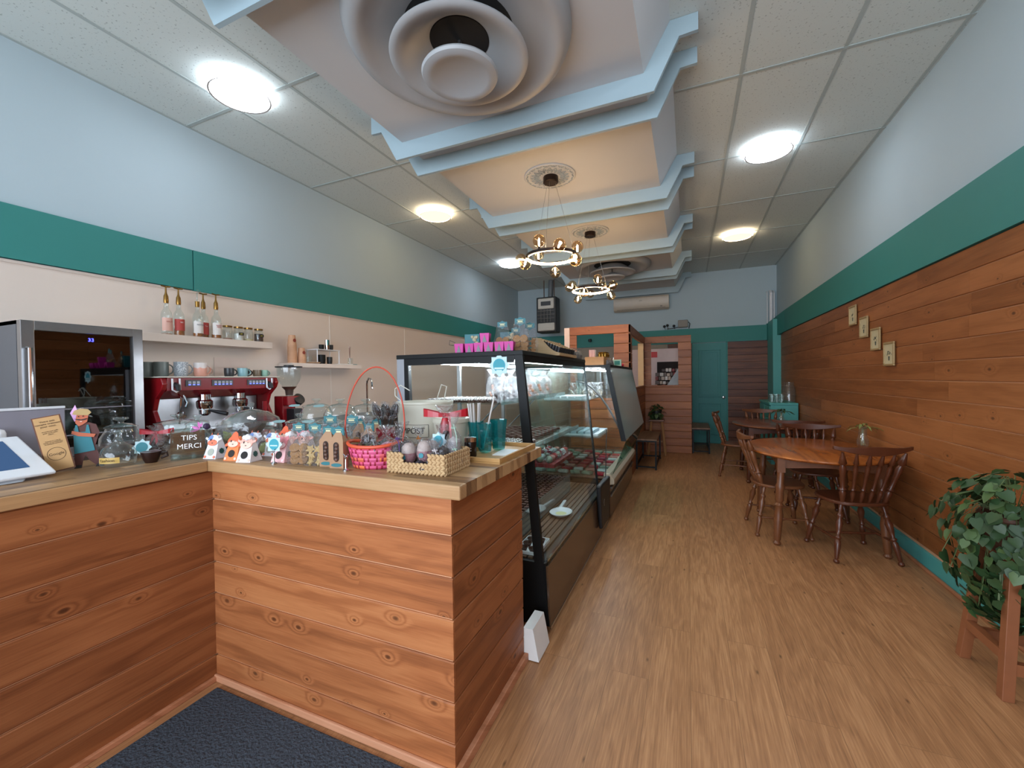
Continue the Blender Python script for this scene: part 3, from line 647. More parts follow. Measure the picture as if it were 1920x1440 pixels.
c = thing('display_case', 'farther glass display case with bulging front glass and cream sill, next to the wood partition', 'display case')
y0, y1 = 4.02, 5.72
pf = [(-1.55, .46), (-.67, .46), (-.56, .79), (-.70, 1.50), (-1.55, 1.50)]
slab([(-1.60, 1.495), (-.685, 1.495), (-.685, 1.518), (-1.60, 1.518)], 'Y', y0, y1).build('top_panel', M_black, c, smooth=False)
slab([(-1.60, .05), (-.70, .05), (-.70, .40), (-1.60, .40)], 'Y', y0, y1).build('base', M_lam, c, smooth=False)
slab([(-.72, .36), (-.66, .37), (-.66, .42), (-.70, .47), (-.76, .47), (-.76, .36)], 'Y', y0, y1).build('front_sill', plain('cream_sill', '#a89a86', .35), c, smooth=False, bevel=.004)
MB().box(-.695, y0, .25, -.685, y1, .27).box(-.695, y0, .33, -.68, y1, .345).build('sill_trim', M_steel, c, smooth=False)
MB().box(-1.5, y0+.05, 0, -.8, y0+.12, .05).box(-1.5, y1-.12, 0, -.8, y1-.05, .05).build('foot', M_blackp, c, smooth=False)
slab([(-.735, 1.495), (-.69, 1.495), (-.545, .79), (-.59, .79)], 'Y', y0-.004, y0+.02).build('front_post', M_black, c, smooth=False)
slab([(-.735, 1.495), (-.69, 1.495), (-.545, .79), (-.59, .79)], 'Y', y1-.02, y1).build('rear_post', M_black, c, smooth=False)
slab(pf, 'Y', y0+.004, y0+.010).build('end_glass', M_glass, c, smooth=False)
m = MB(); m.add([(-.695, y0+.02, 1.495), (-.695, y1-.02, 1.495), (-.55, y1-.02, .80), (-.55, y0+.02, .80), (-.690, y0+.02, 1.495), (-.690, y1-.02, 1.495), (-.545, y1-.02, .80), (-.545, y0+.02, .80)], [(0,1,2,3), (7,6,5,4), (0,4,5,1), (1,5,6,2), (2,6,7,3), (3,7,4,0)])
m.build('front_glass', glass('reflection_haze_glass', '#c9d6d4', .16, rough=.12, milk='#aab7b4', milk_a=.38), c, smooth=False)  # grey reflection put into the pane as a milky colour
MB().add([(-.55, y0+.02, .79), (-.55, y1-.02, .79), (-.675, y1-.02, .47), (-.675, y0+.02, .47), (-.545, y0+.02, .79), (-.545, y1-.02, .79), (-.67, y1-.02, .47), (-.67, y0+.02, .47)], [(0,1,2,3), (7,6,5,4), (0,4,5,1), (1,5,6,2), (2,6,7,3), (3,7,4,0)]).build('lower_glass', glass('teal_glass', '#a9d3cc', .10), c, smooth=False)
pts = []
for k in range(9):
    a = k/8; pts.append((-1.02+.46*a, y0+.016, 1.36-.57*a*a-.0*a))
MB().tube(pts, .010, 6).build('side_strut', M_steel, c)
MB().box(-1.55, y0+.02, .41, -.77, y1-.02, .42).build('deck', M_slat, c, smooth=False)
for z, xa in ((1.16, -.95), (.80, -.80)):
    MB().box(-1.55, y0+.05, z, xa, y1-.05, z+.008).build('glass_shelf', glass('shelf_glass', '#f2f8f7', .08), c, smooth=False)
MB().box(-1.59, y0+.02, .42, -1.56, y1-.02, 1.49).build('back_panel', plain('case_back', '#6b5a4c', .4), c, smooth=False)
MB().tube([(-1.3, y0+.1, 1.475), (-1.3, y1-.1, 1.475)], .011, 8).tube([(-.95, y0+.1, 1.475), (-.95, y1-.1, 1.475)], .008, 8).build('lamp_tube', M_tube, c)
m = MB(); m.hexa([(-.699, 3.46, .13), (-.668, 3.46, .13), (-.664, 3.76, .13), (-.699, 3.76, .13)], [(-.712, 3.42, .50), (-.672, 3.42, .50), (-.660, 3.82, .50), (-.712, 3.82, .50)]); hb = m.build('hinge_cover', M_blackp, c, smooth=False, bevel=.012)
MB().lathe([(.022, .0), (.028, .0), (.028, .002), (.022, .002)], 20, Matrix.Translation((-.6685, 3.56, .33)) @ Matrix.Rotation(radians(90), 4, 'Y'), caps=False).build('emblem_ring', M_steel, hb)
MB().tube([(-.69, 3.74, .495), (-.72, 3.98, .90)], .004, 6).build('stay_cable', M_blackp, c)

# goods inside the nearer case -------------------------------------------
def place_group(proto, spots, label, group):
    first = True
    for (loc, rz_, sc) in spots:
        o = proto if first else copy_tree(proto)
        o.location = loc; o.rotation_euler = (0, 0, rz_); o.scale = (sc,)*3; o['label'] = label; o['group'] = group; first = False
rg = random.Random(8)
M_swirl = plain('white_drizzle', '#d6ccc8', .4)
def truffle(kind):
    if kind == 'ball':
        o = MB().lathe([(.0005, 0), (.011, .0005), (.0135, .006), (.0125, .012), (.007, .017), (.0005, .018)], 10).build('truffle', M_choc)
        MB().tube([(-.009, -.004, .0152), (-.004, .004, .0180), (.002, -.003, .0190), (.007, .004, .0160)], .0026, 5).build('drizzle', M_swirl, o)
    elif kind == 'square':
        o = MB().hexa([(-.014,-.014,0),(.014,-.014,0),(.014,.014,0),(-.014,.014,0)], [(-.011,-.011,.014),(.011,-.011,.014),(.011,.011,.014),(-.011,.011,.014)]).build('chocolate', M_choc, smooth=False)
        MB().box(-.010, -.001, .0135, .010, .002, .0155).build('drizzle', plain('pink_drizzle', '#c49a96', .4), o, smooth=False)
    tag(o, kind, 'chocolate'); return o
def tray(name, x0, y0, x1, y1, z, label, mat=None, h=.018, loc=None):
    r_ = thing(name, label, 'tray', ((x0+x1)/2, (y0+y1)/2, z)); a, b = (x1-x0)/2, (y1-y0)/2
    mat = mat or M_whitep
    MB().box(-a, -b, 0, a, b, .003).build('tray_floor', mat, r_, smooth=False)
    MB().box(-a, -b, .003, a, -b+.004, h).box(-a, b-.004, .003, a, b, h).box(-a, -b+.004, .003, -a+.004, b-.004, h).box(a-.004, -b+.004, .003, a, b-.004, h).build('tray_rim', mat, r_, smooth=False)
    return r_
# upper shelf: drizzled truffles
TS = 1.2535
sp_ = [((-1.55+i*.036+rg.uniform(-.003, .003), 2.27+j*.038+rg.uniform(-.003, .003), TS), rg.uniform(-.3, .3), 1.15) for j in range(9) for i in range(14)]
place_group(truffle('ball'), sp_, 'drizzled dark truffle laid in rows on the upper glass shelf', 'truffles on the upper glass shelf')
# middle shelf
TS = .9635
sp_ = [((-1.50+i*.038+rg.uniform(-.003, .003), 2.28+j*.040+rg.uniform(-.003, .003), TS), rg.uniform(-.3, .3), 1.2) for j in range(10) for i in range(15)]
place_group(truffle('ball'), sp_, 'drizzled dark truffle laid in rows on the middle glass shelf', 'truffles on the middle glass shelf')
bar = MB().hexa([(-.02,-.035,0),(.02,-.035,0),(.02,.035,0),(-.02,.035,0)], [(-.017,-.032,.016),(.017,-.032,.016),(.017,.032,.016),(-.017,.032,.016)]).build('chocolate_bar', M_choc, smooth=False, bevel=.002); tag(bar, '', 'chocolate')
place_group(bar, [((-1.42+i*.075, 2.80+j*.085, TS), 1.2+rg.uniform(-.2, .2), 1.) for j in range(8) for i in range(6)], 'small dark chocolate slab on the middle glass shelf behind the truffles', 'chocolate slabs on the middle shelf')
# clear bags standing at the shelf front
def clear_bag(h=.11, w=.035, fill=M_choc):
    r_ = thing('clear_bag', '', 'bag', (0, 0, 0))
    MB().lathe([(w*.7, 0), (w, .012), (w, h*.5), (w*.6, h*.72), (w*.2, h*.78), (w*.8, h)], 10, sx=1., sy=.7, caps=False).build('wrapper', M_cello, r_, angle=60)
    m_ = MB()
    for k in range(5): m_.ball((random.uniform(-w*.4, w*.4), random.uniform(-w*.2, w*.2), .014+k*h*.085), .012, 8, 6)
    m_.build('sweets', fill, r_); return r_
place_group(clear_bag(.13, .038), [((-1.075, 2.30+k*.085, 1.2535), rg.uniform(0, 3), 1.) for k in range(4)], 'clear bag of dark sweets standing at the front of the upper shelf', 'clear bags on the upper shelf')
m_pl = plain('sweets_red', '#a8262c', .4)
place_group(clear_bag(.22, .07, plain('dried_orange', '#9c5f3c', .5)), [((-1.42+.16*(k % 3), 2.95+.18*(k//3), 1.2535), rg.uniform(0, 3), 1.) for k in range(9)], 'tall clear bag of dried slices at the far end of the upper shelf', 'tall clear bags on the upper shelf')
# bottom deck: bed of squares on raised black tray, small dish
TS = .52
tr = thing('sloped_riser', 'raised acrylic riser carrying rows of dark chocolates', 'riser', (0, 0, 0))
MB().box(-1.50, 2.22, .397, -.97, 3.55, .405).build('riser_foot', M_blackp, tr, smooth=False)
MB().box(-1.50, 2.22, .512, -.97, 3.55, .519).build('riser_top', plain('riser_smoke', '#3a3233', .2), tr, smooth=False)
MB().box(-.97, 2.22, .405, -.965, 3.55, .55).box(-1.50, 2.22, .405, -.97, 2.225, .512).build('riser_front', glass('rail_glass'), tr, smooth=False)
sp_ = [((-1.465+i*.042, 2.26+j*.0535, .5195), rg.uniform(-.4, .4), 1.45) for j in range(24) for i in range(12)]
place_group(truffle('square'), sp_, 'square dark chocolate on the raised bottom tray', 'square chocolates on the bottom tray')
dish = thing('serving_dish', 'small white oval dish with pale crumbs on the case floor', 'dish', (-.865, 2.92, .3965))
MB().lathe([(.0005, 0), (.05, 0), (.075, .018), (.082, .026), (.078, .028), (.068, .02), (.05, .008), (.0005, .008)], 32, sx=1., sy=1.25).build('bowl', M_whitep, dish)
MB().lathe([(.0005, .009), (.04, .012), (.0005, .014)], 16).build('crumbs', plain('butter_crumbs', '#d8d3a0', .6), dish)
tag(MB().box(-.012, -.10, 0, .012, .10, .022).build('label_stick', M_whitep, smooth=False, bevel=.004, loc=(-.91, 3.12, .397), rot=(0, 0, .1)), 'long white price strip with red print lying beside the oval dish', 'price strip')
ts = tray('white_tray', -.93, 2.19, -.79, 2.42, .397, 'white rectangular tray with chocolate cups at the near end of the case floor')
cp = MB().lathe([(.018, 0), (.028, .022), (.026, .022), (.016, .004), (.0005, .004)], 14).build('chocolate_cup', M_choc); tag(cp, '', 'chocolate')
place_group(cp, [((-.89+.06*i, 2.23+.07*j, .4008), 0, 1.) for i in range(2) for j in range(3)], 'dark chocolate cup standing on the white tray', 'chocolate cups on the white tray')
# colourful parcels at the far end of the case and in the next case
cols = ['#9c1f28', '#a8443c', '#a3ada9', '#a86e60', '#7c8a78', '#a02030', '#b0a9a4', '#7a1f34']
pm = [plain('foil_%d' % i, c_, .3, vary=.3, scale=60) for i, c_ in enumerate(cols)]
def parcel(i, loc, sc, lab, grp):
    r_ = thing('wrapped_sweet', lab, 'sweet', loc, random.uniform(0, 3), grp); r_.scale = (sc,)*3
    MB().ball((0, 0, .02), .022, 10, 8).build('sweet', pm[i % 8], r_)
    m_ = MB()
    for s_ in (-1, 1): m_.lathe([(.004, 0), (.018, .022), (.02, .026)], 9, Matrix.Translation((s_*.018, 0, .022)) @ Matrix.Rotation(s_*radians(80), 4, 'Y'), caps=False)
    m_.build('twist', glass('cellophane'), r_, angle=70)
k = 0
for j in range(7):
    for i in range(8):
        parcel(rg.randrange(8), (-1.50+i*.070+rg.uniform(-.008, .008), 3.08+j*.077+rg.uniform(-.008, .008), .7365), 1.3, 'twist wrapped sweet in bright foil on the short lower shelf of the nearer case', 'foil sweets in the nearer case'); k += 1
tag(MB().box(-1.56, 3.04, .7075, -.95, 3.6, .736).build('sweet_tray', plain('red_box', '#7b2a2a', .5), smooth=False), 'dark red shallow tray under the foil sweets at the far end of the case', 'tray')
# farther case contents
for lab, x0_, ya, x1_, yb_, z in (('white tray of white blocks, upper shelf of the farther case', -1.40, 4.15, -1.00, 4.6, 1.169), ('white tray of pastel blocks, middle shelf of the farther case', -1.30, 4.15, -.84, 4.7, .809)):
    tray('food_tray', x0_, ya, x1_, yb_, z, lab)
def block(c_): return MB().box(-.03, -.045, 0, .03, .045, .035).build('nougat_block', c_, smooth=False, bevel=.004)
for (z, x0_, ya, mt, lab, grp) in ((1.1725, -1.34, 4.22, plain('nougat_white', '#d3d2d4', .5), 'white nougat block on the upper tray of the farther case', 'white nougat blocks'), (.8125, -1.24, 4.22, plain('nougat_blue', '#a9b9c1', .5), 'pale blue nougat block on the middle tray of the farther case', 'pale blue nougat blocks')):
    b_ = block(mt); tag(b_, '', 'sweet')
    place_group(b_, [((x0_+i*.075, ya+j*.105, z), rg.uniform(-.1, .1), 1.) for i in range(5) for j in range(4)], lab, grp)
for j in range(9):
    for i in range(6):
        lab = 'flat foil packet on the bottom of the farther case'
        o = MB().box(-.05, -.035, 0, .05, .035, .03).build('foil_packet', pm[rg.randrange(8)], smooth=False, bevel=.01, loc=(-1.45+i*.125, 4.15+j*.15, .4205), rot=(0, 0, rg.uniform(-.4, .4)))
        tag(o, lab, 'packet', 'foil packets in the farther case')
place_group(clear_bag(.17, .05, plain('sweets_cream', '#b8a58c', .5)), [((-1.25+.13*(k % 3), 4.75+.2*(k//3), 1.1695), rg.uniform(0, 3), 1.) for k in range(9)], 'clear bag of pale sweets on the upper shelf of the farther case', 'clear bags in the farther case')

# ---------------------------------------------------------------- back bar along the left wall
tag(MB().box(XL+.02, .2, 0, -3.16, 4.3, .955).build('back_cabinet', plain('back_cabinet_dark', '#3b3430', .5), smooth=False), 'dark low cabinet run along the white left wall behind the counter', 'cabinet')
tag(MB().box(XL+.02, .2, .957, -3.14, 4.3, .995).build('back_worktop', plain('back_worktop_brown', '#4a3d36', .4), smooth=False, bevel=.003), 'brown worktop along the white left wall under the coffee machine', 'worktop')
BZ = .9955
# wine-cooler style fridge
r = thing('drinks_fridge', 'stainless framed glass door fridge with blue digits left of the coffee machine', 'fridge', (-3.5, 1.26, BZ))
y0, y1, zt = -.265, .262, .748
MB().box(-.30, y0, 0, .25, y0+.02, zt).box(-.30, y1-.02, 0, .25, y1, zt).box(-.30, y0, zt-.02, .25, y1, zt).box(-.30, y0, 0, .25, y1, .03).box(-.30, y0, 0, -.28, y1, zt).build('cabinet', plain('fridge_side', '#4b4e54', .4), r, smooth=False)
fr = MB().box(.255, y0, 0, .30, y0+.05, zt).box(.255, y1-.05, 0, .30, y1, zt).box(.255, y0+.05, zt-.05, .30, y1-.05, zt).box(.255, y0+.05, 0, .30, y1-.05, .05).build('door_frame', M_steel, r, smooth=False, bevel=.002)
MB().box(.275, y0+.05, .05, .280, y1-.05, zt-.05).build('door_glass', glass('dark_glass', '#6d6a6c', .10, refl=.6), fr, smooth=False)
MB().tube([(.30, y0+.022, .10), (.335, y0+.022, .10), (.335, y0+.022, .60), (.30, y0+.022, .60)], .009, 8).build('door_handle', M_chrome, fr)
text_obj('display_digits', '33', .028, emit('blue_led', '#3a3dff', 6.), fr, (.2815, .02, zt-.085), (radians(90), 0, radians(90)))
m = MB()
for z in (.22, .40, .56): m.box(-.28, y0+.03, z, .24, y1-.03, z+.008)
m.build('shelf', plain('fridge_shelf', '#2b2b2e', .3), r, smooth=False)
for z in (.212, .06): MB().box(.225, y0+.10, z+.05, .232, y1-.03, z+.056).build('reflection_row', emit('fridge_reflection', '#e6f0ff', 5.), r, smooth=False)  # glowing bars added in place of display lights reflected in the door glass
tag(MB().box(-.03, -.06, 0, .03, .06, .006).build('black_card', M_blackp, smooth=False, loc=(-3.45, 1.43, BZ+.7485)), 'thin black holder lying on top of the glass door fridge', 'holder')
for i, (x, y, z, w, h, c_) in enumerate(((0, -.15, .569, .06, .07, '#2e5b4d'), (0, -.02, .569, .09, .10, '#2f6a66'), (.02, .13, .569, .06, .08, '#7d7d80'), (0, .12, .409, .08, .06, '#8b8b8d'), (0, -.12, .409, .05, .11, '#8a8748'), (0, .08, .229, .13, .05, '#a3a3a5'), (0, -.15, .229, .05, .10, '#6e6b52'), (0, .02, .031, .12, .10, '#8f9092'))):
    o = MB().box(-.05, -w, 0, .06, w, h).build('food_tub', plain('tub_%d' % i, c_, .5), smooth=False, bevel=.008, loc=(-3.42+x, 1.26+y*.9, BZ+z+.0005))
    tag(o, 'food tub %s shelf of the glass door fridge' % ('left on the top', 'middle of the top', 'right on the top', 'right on the second', 'left on the second', 'right on the third', 'left on the third', 'on the bottom')[i], 'tub')

# espresso machine
M_red = plain('machine_red', '#7c0f16', .2, vary=.05, spec=.8)
r = thing('espresso_machine', 'red and chrome two group espresso machine with cups on its top', 'coffee machine', (-3.19, 2.01, BZ))
L = .365; m = MB()
def yslab(pts, a, b, mb):
    n = len(pts); ar = sum(pts[i][0]*pts[(i+1) % n][1]-pts[(i+1) % n][0]*pts[i][1] for i in range(n))
    if ar < 0: pts = pts[::-1]
    return mb.add([(x, a, z) for x, z in pts]+[(x, b, z) for x, z in pts], [tuple(range(n)), tuple(range(n, 2*n))[::-1]]+[(i, i+n, (i+1) % n+n, (i+1) % n) for i in range(n)])
side = [(-.50, .03), (.02, .03), (.03, .08), (-.02, .13), (-.07, .22), (-.04, .30), (.03, .36), (.05, .40), (.03, .44), (-.50, .44)]
yslab(side, -L-.05, -L-.02, m).build('left_side_panel', M_red, r, smooth=False, bevel=.006)
m = MB(); yslab(side, L+.02, L+.05, m).build('right_side_panel', M_red, r, smooth=False, bevel=.006)
m = MB(); yslab([(-.48, .30), (-.10, .30), (.03, .355), (.035, .44), (-.48, .44)], -L-.018, L+.018, m).build('front_fascia', M_red, r, smooth=False)
MB().box(-.50, -L-.06, .442, .05, L+.06, .449).build('cup_tray', plain('tray_ivory', '#cfc8bb', .3), r, smooth=False, bevel=.002)
MB().box(-.48, -L-.015, .07, -.18, L+.015, .295).build('backsplash', M_steel, r, smooth=False)
MB().box(-.48, -L-.015, .045, .01, L+.015, .068).build('drip_tray', M_chrome, r, smooth=False)
for x in (-.42, -.04):
    for y in (-.33, .33): MB().turned((x, y, 0), (x, y, .044), [(0, .02), (.5, .014), (1, .016)], 10).build('foot', M_chrome, r)
q90 = Matrix.Rotation(radians(90), 4, 'Y')
for y in (-.10, .16):
    g_ = MB().lathe([(.045, -.085), (.052, -.07), (.052, -.03), (.04, -.02), (.04, .02)], 20, Matrix.Translation((-.06, y, .30))).build('group_head', M_chrome, r)
    MB().lathe([(.02, -.05), (.036, -.035), (.036, -.005), (.001, -.005)], 16, Matrix.Translation((-.06, y, .215))).build('filter_basket', M_chrome, g_)
    MB().tube([(-.03, y+.01, .205), (.02, y+.04, .19), (.08, y+.07, .175)], [.008, .013, .015], 8).build('portafilter_handle', M_blackp, g_)
M_blu = emit('button_blue', '#5a62ff', 3.)
for y0_, n_ in ((-.26, 3), (-.09, 5), (.17, 5)):
    pn = MB().box(.0345, y0_-.015, .382, .038, y0_+n_*.027, .425).build('button_panel', M_blackp, r, smooth=False)
    m = MB(); m2 = MB()
    for k in range(n_):
        y = y0_+k*.027+.003; m.box(.038, y-.002, .398, .0405, y+.016, .416); m2.box(.038, y, .390, .040, y+.014, .3945)
    m.build('button', plain('button_grey', '#8c8c92', .4), pn, smooth=False); m2.build('button_light', M_blu, pn, smooth=False)
for y in (-.335, .335):
    MB().tube([(.042, y-.022, .435), (.044, y-.022, .36), (.044, y, .345), (.044, y+.022, .36), (.042, y+.022, .435)], .006, 8).build('steam_lever_ring', M_whitep, r)
    k_ = MB().tube([(.03, y, .40), (.06, y, .385), (.07, y, .355)], [.012, .016, .012], 10).build('steam_lever', M_blackp, r)
MB().tube([(.0, -.30, .33), (.03, -.30, .30), (.03, -.31, .20), (.02, -.31, .13)], .006, 8).tube([(.0, -.27, .32), (.02, -.26, .27), (.02, -.27, .24)], .009, 8).build('steam_wand', M_chrome, r)
MB().lathe([(.001, 0), (.03, 0), (.034, .006), (.028, .012), (.001, .012)], 20, Matrix.Translation((-.178, -.19, .17)) @ q90).build('pressure_gauge', M_chrome, r)
MB().tube([(.03, .30, .05), (.035, .30, .25)], [.013, .018], 10).build('red_tamper', M_red, r)
# mugs on the machine
def mug(name, mat, R_, h, handle=True, tip=0.):
    o = thing(name, '', 'mug', (0, 0, 0))
    MB().lathe([(.0005, .002), (R_*.82, 0), (R_*.95, .008), (R_, h*.5), (R_, h), (R_*.93, h), (R_*.9, h*.4), (.0005, .01)], 24).build('body', mat, o)
    if handle: MB().tube([(0, R_*.93+R_*.85*sin(pi*k/12), h*(.18+.66*(.5-.5*cos(pi*k/12)))) for k in range(13)], .0048, 8).build('handle', mat, o)
    return o
t = NT('scale_pattern_mug'); vo = t.n('ShaderNodeTexVoronoi', i_Scale=90.0, feature='DISTANCE_TO_EDGE', i_Vector=t.obj()); e_ = t.math('LESS_THAN', vo.outputs[0], .06)
t.bsdf(t.mix(e_, S('#7d838a'), S('#c7c9ca')), .35); M_scale = t.m
M_sg = plain('sage_mug', '#7b827f', .4); t = NT('pink_dip_mug'); sp2 = t.n('ShaderNodeSeparateXYZ', i_0=t.obj()); nz = t.n('ShaderNodeTexNoise', i_Scale=40.0, i_Vector=t.obj())
t.bsdf(t.mix(t.math('GREATER_THAN', t.math('ADD', sp2.outputs['Z'], t.math('MULTIPLY', nz.outputs[0], .03)), .078), S('#c98f7c'), S('#c6bcb8')), .4); M_pinkmug = t.m
MT = BZ+.4495
for k, (x, y, mt, R_, h, lab) in enumerate((
    (-3.32, 1.80, M_scale, .042, .105, 'grey scale patterned mug, nearest of the mug row on the coffee machine'),
    (-3.40, 1.72, M_sg, .042, .105, 'plain grey mug directly behind the scale patterned mug'),
    (-3.47, 1.665, M_sg, .042, .105, 'plain grey mug third in the row on the coffee machine'),
    (-3.55, 1.63, M_sg, .042, .105, 'plain grey mug at the far end of the row beside the fridge'),
    (-3.30, 1.915, M_pinkmug, .040, .102, 'mug with pink dipped base on the coffee machine'),
    (-3.38, 1.985, plain('peach_mug', '#c9ab9f', .4), .036, .085, 'small peach mug behind the pink dipped mug'),
    (-3.28, 2.11, plain('black_mug', '#26282b', .35), .034, .066, 'black mug left of the light blue mug'),
    (-3.28, 2.215, plain('blue_mug', '#7fa6ac', .35), .036, .068, 'light blue mug on the coffee machine'),
    (-3.36, 2.29, plain('black_mug', '#26282b', .35), .034, .064, 'black mug right of the light blue mug'),
    (-3.30, 2.35, plain('speckled_mug', '#6b5a48', .4, vary=.5, scale=200), .030, .055, 'small brown speckled cup near the right end of the machine top'),
    (-3.30, 2.415, plain('mint_mug', '#86ab98', .4, vary=.3, scale=120), .028, .055, 'small mint green cup at the right end of the machine top'))):
    o = mug('mug', mt, R_, h); o.location = (x, y, MT); o['label'] = lab
# coffee grinder
r = thing('coffee_grinder', 'red coffee grinder with clear conical bean hopper right of the espresso machine', 'grinder', (-3.20, 2.57, BZ))
MB().box(-.12, -.075, 0, .10, .075, .05).box(-.11, -.065, .05, .0, .06, .28).box(-.0, -.065, .2, .06, .06, .28).build('body', M_red, r, smooth=False, bevel=.008)
MB().lathe([(.045, 0), (.05, .01), (.05, .05), (.001, .06)], 24, Matrix.Translation((.02, .05, .23)) @ Matrix.Rotation(radians(60), 4, 'Y')).box(.0, -.03, .07, .09, .05, .17).build('dosing_unit', M_blackp, r, angle=50)
MB().lathe([(.03, .28), (.035, .33), (.085, .41), (.095, .44), (.095, .525)], 28, caps=False).build('hopper', M_jar, r)
MB().lathe([(.0005, .285), (.028, .285), (.034, .33), (.06, .36), (.0005, .355)], 20).build('coffee_beans', M_choc, r)
MB().lathe([(.0005, .526), (.105, .526), (.107, .536), (.04, .537), (.04, .548), (.0005, .548)], 28).build('hopper_lid', M_blackp, r)
# faucet
r = thing('tap', 'tall chrome gooseneck tap behind the pink basket handle', 'tap', (-3.50, 3.85, BZ))
MB().tube([(0, 0, 0), (0, 0, .36), (.005, 0, .40), (.03, 0, .43), (.06, 0, .42), (.075, 0, .38), (.077, 0, .30)], .011, 10).build('spout', M_chrome, r)
MB().lathe([(.028, 0), (.028, .01), (.016, .03)], 16).build('base_ring', M_chrome, r)
# shelves
r = tag(MB().box(XL+.02, 1.35, 1.712, -3.62, 2.735, 1.772).build('wall_shelf', M_white, smooth=False, bevel=.002), 'thick white floating shelf with syrup bottles above the coffee machine', 'shelf')
r = tag(MB().box(XL+.02, 2.95, 1.543, -3.62, 3.90, 1.587).build('wall_shelf', M_white, smooth=False, bevel=.002), 'lower white floating shelf with paper cups right of the coffee machine', 'shelf')
tag(MB().box(XL+.018, 2.33, 1.36, XL+.021, 2.62, 1.62).build('recipe_sheet', plain('recipe_paper', '#d9c7bd', .7), smooth=False), 'pale printed sheet on the wall under the bottle shelf', 'paper')
def syrup(y, x, liq, lab, lt, lm, txt, txm, pump=True):
    r_ = thing('syrup_bottle', lab, 'bottle', (x, y, 1.7725))
    MB().lathe([(.034, 0), (.036, .006), (.036, .15), (.032, .175), (.016, .205), (.013, .25)], 24, caps=False).build('glass_body', M_jar, r_)
    MB().lathe([(.0005, .004), (.033, .004), (.033, .004+liq), (.0005, .004+liq)], 20).build('syrup', plain('syrup_amber', '#9c5a24', .2), r_)
    p = []; n_ = 12; lb = MB(); vs = []
    for k in range(n_+1):
        a = radians(-75+150*k/n_); vs += [(.0368*cos(a), .0368*sin(a), lt[0]), (.0368*cos(a), .0368*sin(a), lt[1])]
    lb.add(vs, [(2*k, 2*k+2, 2*k+3, 2*k+1) for k in range(n_)]); l_ = lb.build('label', lm, r_)
    text_obj('label_text', txt, .014, txm, l_, (.0375, 0, (lt[0]+lt[1])/2+.02), (radians(90), 0, radians(90)), ext=.0003)
    if pump:
        MB().lathe([(.015, .245), (.017, .26), (.015, .30), (.009, .315), (.006, .33), (.005, .37)], 14).tube([(0, 0, .37), (0, -.03, .375)], .006, 6).tube([(0, 0, .37), (0, .03, .375)], .006, 6).build('pump', M_gold, r_)
    else:
        MB().lathe([(.015, .245), (.016, .29), (.0005, .292)], 14).build('pump', M_gold, r_); MB().tube([(0, 0, .29), (0, 0, .36), (.01, .02, .375), (0, .0, .385)], .006, 6).build('clear_nozzle', M_jar, r_)
Lw = plain('label_white', '#ddd6d0', .6); Lr = plain('label_red', '#b2433c', .6); Lp = plain('label_pink', '#d8a999', .6); Lb = plain('label_blue', '#27425f', .6)
syrup(1.915, -3.70, .006, 'nearly empty syrup bottle with a pale pink label, leftmost on the shelf', (.03, .13), Lp, 'SYRUP', Lr)
syrup(2.00, -3.70, .05, 'syrup bottle with red and white cup label, second on the shelf', (.04, .13), Lr, 'S&S', Lw)
syrup(2.125, -3.68, .03, 'syrup bottle with white label and clear nozzle, third on the shelf', (.03, .125), Lw, 'MATTEO', Lb, False)
syrup(2.205, -3.74, .03, 'syrup bottle with red and blue label, behind the two white labelled ones', (.03, .13), Lr, 'Tor', Lw)
syrup(2.27, -3.68, .03, 'syrup bottle with white label and red rim, rightmost on the shelf', (.03, .13), Lw, 'SKINNY\nMIXES', Lr)
def jam(y, fill, col, lab, tagged=True):
    r_ = thing('lidded_jar', lab, 'jar', (-3.70, y, 1.7725))
    MB().lathe([(.036, 0), (.039, .005), (.039, .085), (.033, .10), (.033, .108)], 20, caps=False).build('glass_body', M_jar, r_)
    MB().lathe([(.0005, .11), (.035, .108), (.036, .122), (.0005, .124)], 20).build('lid', M_gold, r_)
    if fill: MB().lathe([(.0005, .003), (.036, .003), (.036, fill), (.0005, fill)], 18).build('contents', col, r_)
    if tagged: b_ = MB().box(.038, -.022, .045, .041, .022, .07).build('tag', M_blackp, r_, smooth=False, bevel=.001); text_obj('tag_text', 'JAR', .014, plain('tag_yellow', '#d8c94a', .5), b_, (.0415, 0, .057), (radians(90), 0, radians(90)), ext=.0003)
jam(2.375, .012, plain('spice_red', '#8f4a30', .7), 'wide glass jar with a spoon, directly right of the syrup bottles', False)
jam(2.47, .06, plain('sugar_white', '#dfdad5', .7), 'glass jar of white powder with black tag on the shelf', True)
jam(2.56, .02, plain('spice_pale', '#c9b68e', .7), 'glass jar with gold lid between the white and the dark jar', False)
jam(2.66, .075, M_choc, 'glass jar of dark chips with black tag at the shelf end', True)
# lower shelf goods
M_cup = plain('kraft_cup', '#c99a77', .6); M_cuplogo = plain('cup_logo', '#8c3a2c', .6)
def cup_stack(x, y, n, r0, h, step, lab):
    r_ = thing('paper_cup_stack', lab, 'cups', (x, y, 1.5875))
    m_ = MB()
    for k in range(n): m_.lathe([(r0*.74, k*step+h), (r0, k*step), (r0*1.04, k*step+.001), (r0*1.04, k*step+.006), (r0*.985, k*step+.007)], 22, caps=False)
    m_.lathe([(r0*.74, (n-1)*step+h), (.0005, (n-1)*step+h)], 22, caps=False)
    m_.build('stacked_cups', M_cup, r_, angle=50)
    z = (n-1)*step+h*.5
    MB().lathe([(.0005, 0), (.018, 0), (.018, .002), (.0005, .002)], 14, Matrix.Translation((r0*.86, 0, z)) @ Matrix.Rotation(radians(90), 4, 'Y')).build('printed_logo', M_cuplogo, r_)
cup_stack(-3.72, 3.03, 15, .043, .11, .0125, 'tall stack of upturned kraft paper cups, left end of the lower shelf')
